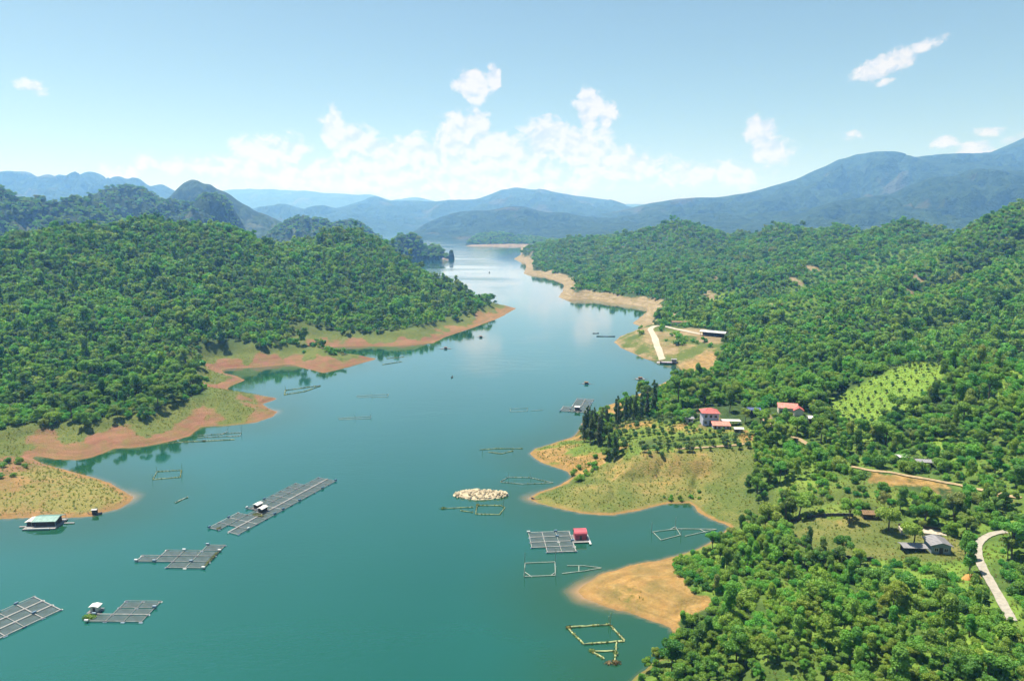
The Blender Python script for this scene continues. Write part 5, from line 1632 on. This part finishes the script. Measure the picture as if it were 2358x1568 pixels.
shed('hut', np.array([YARD[0] - 2.4, YARD[1] + 2.5, 9.8]), R(-6), 4.4, 2.4, 1.8, .6, 'thatch', 'dark_wood', 'brown thatched hut at the far side of the fenced plot')
shed('shed', np.array([YARD[0] + 4.0, YARD[1] + 2.5, 9.8]), R(-6), 3.0, 2.6, 2.1, .5, 'tin_white', 'plaster_cream', 'small white shed beside the thatched hut')
shed('shed', at(2125, 1072), R(-10), 4.6, 2.6, 1.7, .5, 'tin_grey', 'dark_wood', 'grey-roofed shed hidden in trees above the orange cutting')
shed('shed', at(2075, 1060), R(6), 2.6, 2.0, 1.6, .4, 'tin_white', 'dark_wood', 'tiny pale-roofed shed in the trees above the orange cutting')
shed('hut', at(1700, 995), R(-4), 3.0, 2.0, 1.6, .4, 'tin_white', 'dark_wood', 'tiny white-roofed hut at the right end of the terraces')
shed('hut', at(1585, 972), R(10), 3.4, 2.4, 1.8, .5, 'tin_grey', 'plaster_cream', 'small grey-roofed hut left of the lilac house')
yp = at(2152, 1226)
ys = house_root('farm_yard', yp, R(-16), 'pale concrete yard strip behind the grey cottage', 'yard')
MB().box(-9, 8, -1.7, 1.7, -1.5, .25).build('slab', 'gravel_white', ys)
MB().box(-9, 8, 1.7, 1.9, -1.2, .9).build('back_wall', 'dark_wood', ys)
sp_ = at(2240, 1330)
so = house_root('soil_heap', sp_, 0, 'small heap of orange earth beside the concrete lane', 'heap')
mb = MB(); n = 14
for f, z in ((1.0, -.4), (.75, .5), (.35, .85)):
    for k in range(n):
        a = 2 * math.pi * k / n; mb.v.append((math.cos(a) * 2.6 * f * random.uniform(.9, 1.1), math.sin(a) * 1.4 * f * random.uniform(.9, 1.1), z))
for j in range(2):
    for k in range(n): mb.f.append((j * n + k, j * n + (k + 1) % n, (j + 1) * n + (k + 1) % n, (j + 1) * n + k))
mb.f.append(tuple(2 * n + k for k in range(n)))
mb.build('earth', 'earth_orange', so, True)

# low dark wall round the plot
def plot_wall(label, line, h=1.0):
    pts_ = catmull(np.array([at(*q) for q in line]), 3)
    e = empty('plot_wall', pts_[len(pts_) // 2]); tag(e, label, 'wall')
    c = pts_[len(pts_) // 2]
    for a, b in zip(pts_[:-1], pts_[1:]):
        za, zb = ground(a[0], a[1]), ground(b[0], b[1])
        t = (b - a)[:2]; t = t / np.linalg.norm(t); nn = np.array([-t[1], t[0]]) * .13
        v = []
        for p, z in ((a, za), (b, zb)):
            for s in (-1, 1):
                for hh in (-.6, h): v.append((p[0] + nn[0] * s - c[0], p[1] + nn[1] * s - c[1], z + hh - c[2]))
        mesh_obj('wall_panel', v, [(0, 1, 3, 2), (4, 6, 7, 5), (0, 4, 5, 1), (2, 3, 7, 6), (1, 5, 7, 3), (0, 2, 6, 4)], 'wall_stone', e)
        MB().box(a[0] - c[0] - .18, a[0] - c[0] + .18, a[1] - c[1] - .18, a[1] - c[1] + .18, za - c[2] - .6, za - c[2] + h + .12).build('post', 'wall_stone', e)
plot_wall('low dark wall along the lake side of the fenced plot', [(1842, 1198), (1810, 1205), (1786, 1216), (1805, 1232), (1835, 1250), (1870, 1268)])
plot_wall('low dark wall along the near edge of the fenced plot', [(1945, 1288), (1978, 1291), (2010, 1292)], 1.2)
plot_wall('low dark wall along the far edge of the fenced plot', [(1860, 1194), (1895, 1189), (1930, 1188), (1965, 1189)], .9)

# ------------------------------------------------------------------ planted trees and shrubs of their own
def spot(px, py):
    p = at(px, py); return p[0], p[1]
pines = [(1345, 1018, 1.05), (1360, 1022, 1.15), (1378, 1026, 1.0), (1352, 1008, 1.1), (1395, 1000, .95), (1420, 985, 1.1), (1440, 975, .9), (1462, 968, 1.0), (1476, 962, .95),
         (1490, 958, .9), (1506, 950, 1.15), (1402, 1055, .8), (1415, 1058, .85), (1450, 968, .85), (1370, 1005, 1.0), (1386, 1012, 1.05)]
for i, (px, py, s) in enumerate(pines):
    x, y = spot(px, py)
    lab = 'dark slender pine in the stand on the point beside the lake' if px < 1400 and py < 1030 else ('dark pine standing alone on the slope below the terraces' if py > 1050 else 'dark slender pine in the row behind the terraces')
    plant('pine_tree', 'needle', x, y, s, lab, 'tree', ['pines of the point', 'pines below the terraces', 'pines behind the terraces'][0 if px < 1400 and py < 1030 else (1 if py > 1050 else 2)], sz=.9)
for px, py, s, k, lab in [(1560, 940, 1.75, 'broad', 'big round-crowned tree where the wooded point meets the shore'),
                          (2103, 1258, 1.05, 'broad', 'round bright green tree left of the grey cottage'),
                          (2046, 1222, 1.15, 'broad', 'dark tree beside the small white shed in the plot'),
                          (2222, 1290, .95, 'tall', 'tall dark tree between the grey cottage and the concrete lane'),
                          (2232, 1320, .85, 'tall', 'dark tree right of the grey cottage, beside the lane bend'),
                          (1792, 990, .75, 'broad', 'bright round tree in front of the faded red roof'),
                          (1835, 1000, 1.0, 'broad', 'dark tree in front of the white-roofed shed'),
                          (1715, 975, .7, 'broad', 'small round tree beside the white canopy'),
                          (1545, 955, .8, 'broad', 'dark rounded tree left of the lilac house'),
                          (1605, 945, .9, 'broad', 'tree just behind the left of the lilac house'),
                          (1680, 950, .95, 'tall', 'dark tree just behind the right of the lilac house'),
                          (1590, 742, 1.15, 'broad', 'dark tree in front of the low building by the landing road'),
                          (1555, 745, 1.0, 'broad', 'tree at the bend of the landing road'),
                          (1862, 1272, 1.0, 'column', 'narrow columnar cypress beside the lower wall of the plot'),
                          (1955, 1205, .9, 'broad', 'dark tree at the far corner of the plot, left of the thatched hut'),
                          (2330, 1290, 1.1, 'broad', 'spreading dark tree on the grass right of the lane'),
                          (1410, 1050, .6, 'bush', 'bright yellow-green bush beside the pines on the slope')]:
    x, y = spot(px, py)
    plant({'broad': 'broadleaf_tree', 'tall': 'tall_tree', 'column': 'cypress', 'bush': 'bush'}[k], k, x, y, s * (2.4 if k == 'bush' else 1), lab, 'bush' if k == 'bush' else 'tree', None)

def rows_in(poly, ax, sp_u, sp_v, jitter, keep=1.0):
    """planting rows over a plot, spaced in metres"""
    c = np.array([at(*q)[:2] for q in poly]); m = c.mean(0)
    u = np.array([math.cos(ax), math.sin(ax)]); v = np.array([-u[1], u[0]])
    out = []
    n = 40
    for i in range(-n, n):
        for j in range(-n, n):
            p = m + u * (i * sp_u) + v * (j * sp_v) + np.array([random.uniform(-1, 1), random.uniform(-1, 1)]) * jitter
            if inpoly(np.array([p[0]]), np.array([p[1]]), c)[0] and random.random() < keep: out.append(p)
    return out
for p in rows_in(FIELD, R(35), 5.2, 5.2, .7)[:140]:
    qx, qy = proj(p[0], p[1], ground(p[0], p[1]))
    part_ = 'lower tongue' if qy > 958 else ('left half' if qx < 2045 else 'right half')
    plant('orchard_tree', 'orchard', p[0], p[1], random.uniform(.55, .95), 'small dark orchard tree in the %s of the bright green field' % part_, 'tree', 'orchard trees of the bright field, ' + part_)
terr = [p for p in rows_in(TERR, R(-4), 3.0, 3.6, 1.1, .72) if min(math.hypot(p[0] - x, p[1] - y) - r for x, y, r in KEEP_CLEAR) > -2]
for p in terr[:190]:
    qx, qy = proj(p[0], p[1], ground(p[0], p[1]))
    part_ = ('left' if qx < 1510 else ('middle' if qx < 1620 else 'right')) + ' part of the ' + ('upper' if qy < 1008 else 'lower')
    plant('orchard_tree', 'orchard', p[0], p[1], random.uniform(.6, 1.25), 'orchard shrub in the %s terrace rows below the lilac house' % part_, 'tree', 'orchard shrubs, %s terraces' % part_)
for p in rows_in([(1735, 1130), (1850, 1105), (1985, 1112), (2070, 1150), (2040, 1185), (1880, 1190), (1790, 1195)], 0, 4.4, 4.4, 2.2, .55)[:80]:
    plant('bush', 'bush', p[0], p[1], random.uniform(.45, .95), 'green bush scattered on the grass between the cove and the orange cutting', 'bush', 'bushes of the lakeside grass')
for p in rows_in([(1510, 1135), (1625, 1130), (1630, 1148), (1520, 1155)], 0, 3, 3, 1.4, .8)[:24]:
    plant('bush', 'bush', p[0], p[1], random.uniform(.35, .6), 'low bush in the hollow at the foot of the yellow grass point', 'bush', 'bushes of the hollow')
for p in rows_in([(1300, 1090), (1395, 1040), (1400, 1060), (1330, 1112)], 0, 3.2, 3.2, 1.4, .85)[:40]:
    plant('bush', 'bush', p[0], p[1], random.uniform(.4, .8), 'bush in the green gully between the two right-hand points', 'bush', 'bushes of the gully')
for p in rows_in([(1550, 1290), (1640, 1260), (1660, 1380), (1600, 1362), (1565, 1330)], 0, 2.3, 2.3, .9, .9)[:90]:
    plant('bush', 'bush', p[0], p[1], random.uniform(.35, .7), 'low bush at the top of the sandy spit', 'bush', 'bushes above the sandy spit')
for px, py, s in [(60, 955, 1.0), (110, 965, .8), (200, 960, .7), (330, 965, .9), (355, 955, .8), (20, 1066, .9), (45, 1068, 1.0), (5, 1075, .9), (60, 1076, .7), (0, 1100, .8), (30, 1098, .6), (470, 842, .8), (700, 812, .8), (280, 955, .7)]:
    x, y = spot(px, py)
    plant('bush', 'bush', x, y, s, 'bush on the grassy top of the lower left spit' if py > 1040 else 'bush on the grass strip above the pink banks', 'bush', 'bushes of the spit' if py > 1040 else 'bushes above the pink banks')
# clipped hedges along the terrace edges
def hedge(label, line):
    c = catmull(np.array([at(*q) for q in line]), 8); o_ = c[len(c) // 2]
    e = empty('hedge', o_); tag(e, label, 'hedge', 'terrace hedges')
    mb, tb = MB(), MB()
    for p in c:
        for k in range(34):
            q = np.array([p[0] + wrng.normal(0, .8), p[1] + wrng.normal(0, .45), 0]); q[2] = ground(q[0], q[1]) + abs(wrng.normal(.7, .35))
            mb.leaves([q - o_], [(0, 0, 1)], .2, wrng)
        tb.tube([(p[0] - o_[0], p[1] - o_[1], p[2] - o_[2] - .3), (p[0] - o_[0], p[1] - o_[1], p[2] - o_[2] + .7)], .05, 5)
    mb.build('foliage', 'leaf_orchard', e); tb.build('stem', 'bark', e)
hedge('upper dark hedge along the terraces below the lilac house', [(1560, 1014), (1600, 1010), (1650, 1006), (1700, 1003), (1732, 1001)])
hedge('lower dark hedge along the terraces below the lilac house', [(1490, 1032), (1530, 1029), (1580, 1026), (1640, 1020), (1700, 1016)])

# ------------------------------------------------------------------ grass tufts on the open ground
grass_col = bpy.data.collections.new('grass_tufts')
for i in range(4):
    rg = np.random.default_rng(400 + i); mb = MB()
    for k in range(16):
        a = rg.uniform(0, 6.28); q = rg.uniform(0, .35); l_ = rg.uniform(.35, .8); le = rg.uniform(.05, .35)
        x, y = q * math.cos(a), q * math.sin(a); b = a + rg.uniform(-1, 1)
        mb.add([(x - .07 * math.sin(b), y + .07 * math.cos(b), 0), (x + .07 * math.sin(b), y - .07 * math.cos(b), 0), (x + le * math.cos(b), y + le * math.sin(b), l_)], [(0, 1, 2)])
    grass_col.objects.link(mb.build('tuft_%d' % i, 'leaf_grass', link=False))
gp = []
n = 190000
gx = RNG.uniform(-320, 330, n); gy = RNG.uniform(120, 470, n)
gz = tsample(gZ, gx, gy); gb = tsample(attrs['bare'], gx, gy); gdr = tsample(attrs['dry'], gx, gy); glu = tsample(attrs['lush'], gx, gy)
gpx2, gpy2 = proj(gx, gy, gz)
okg = (gz > .4) & (np.abs(gpx2 - CX) < CX + 40) & (gpy2 < 1600) & (RNG.random(n) < np.clip((gdr + glu) * 1.1 - gb * .9, 0.0, 1)) & (road_dist(gx, gy) > -.15)
gpts = np.stack([gx, gy, gz - .03], -1)[okg]
scatter('grass', gpts, RNG.integers(0, 4, len(gpts)), RNG.uniform(.35, 1.0, len(gpts)), grass_col, 'yellow-green grass tufts on the open banks', 'grass')
print('grass', len(gpts))

# ------------------------------------------------------------------ haze
def build_haze():
    m, n, l, out = newmat('haze_air')
    v = n.new('ShaderNodeVolumePrincipled')
    v.inputs['Color'].default_value = (0.21, 0.47, 1.0, 1)
    v.inputs['Absorption Color'].default_value = (1, 1, 1, 1)
    v.inputs['Density'].default_value = 1.55e-4
    v.inputs['Anisotropy'].default_value = 0.2
    l.new(v.outputs[0], out.inputs['Volume'])
    b = MB().box(-17500, 17500, -6500, 17500, -7, 880)
    o = b.build('haze', 'haze_air')
    tag(o, 'pale blue haze in the air over the lake and hills', 'haze', kind='stuff')
build_haze()
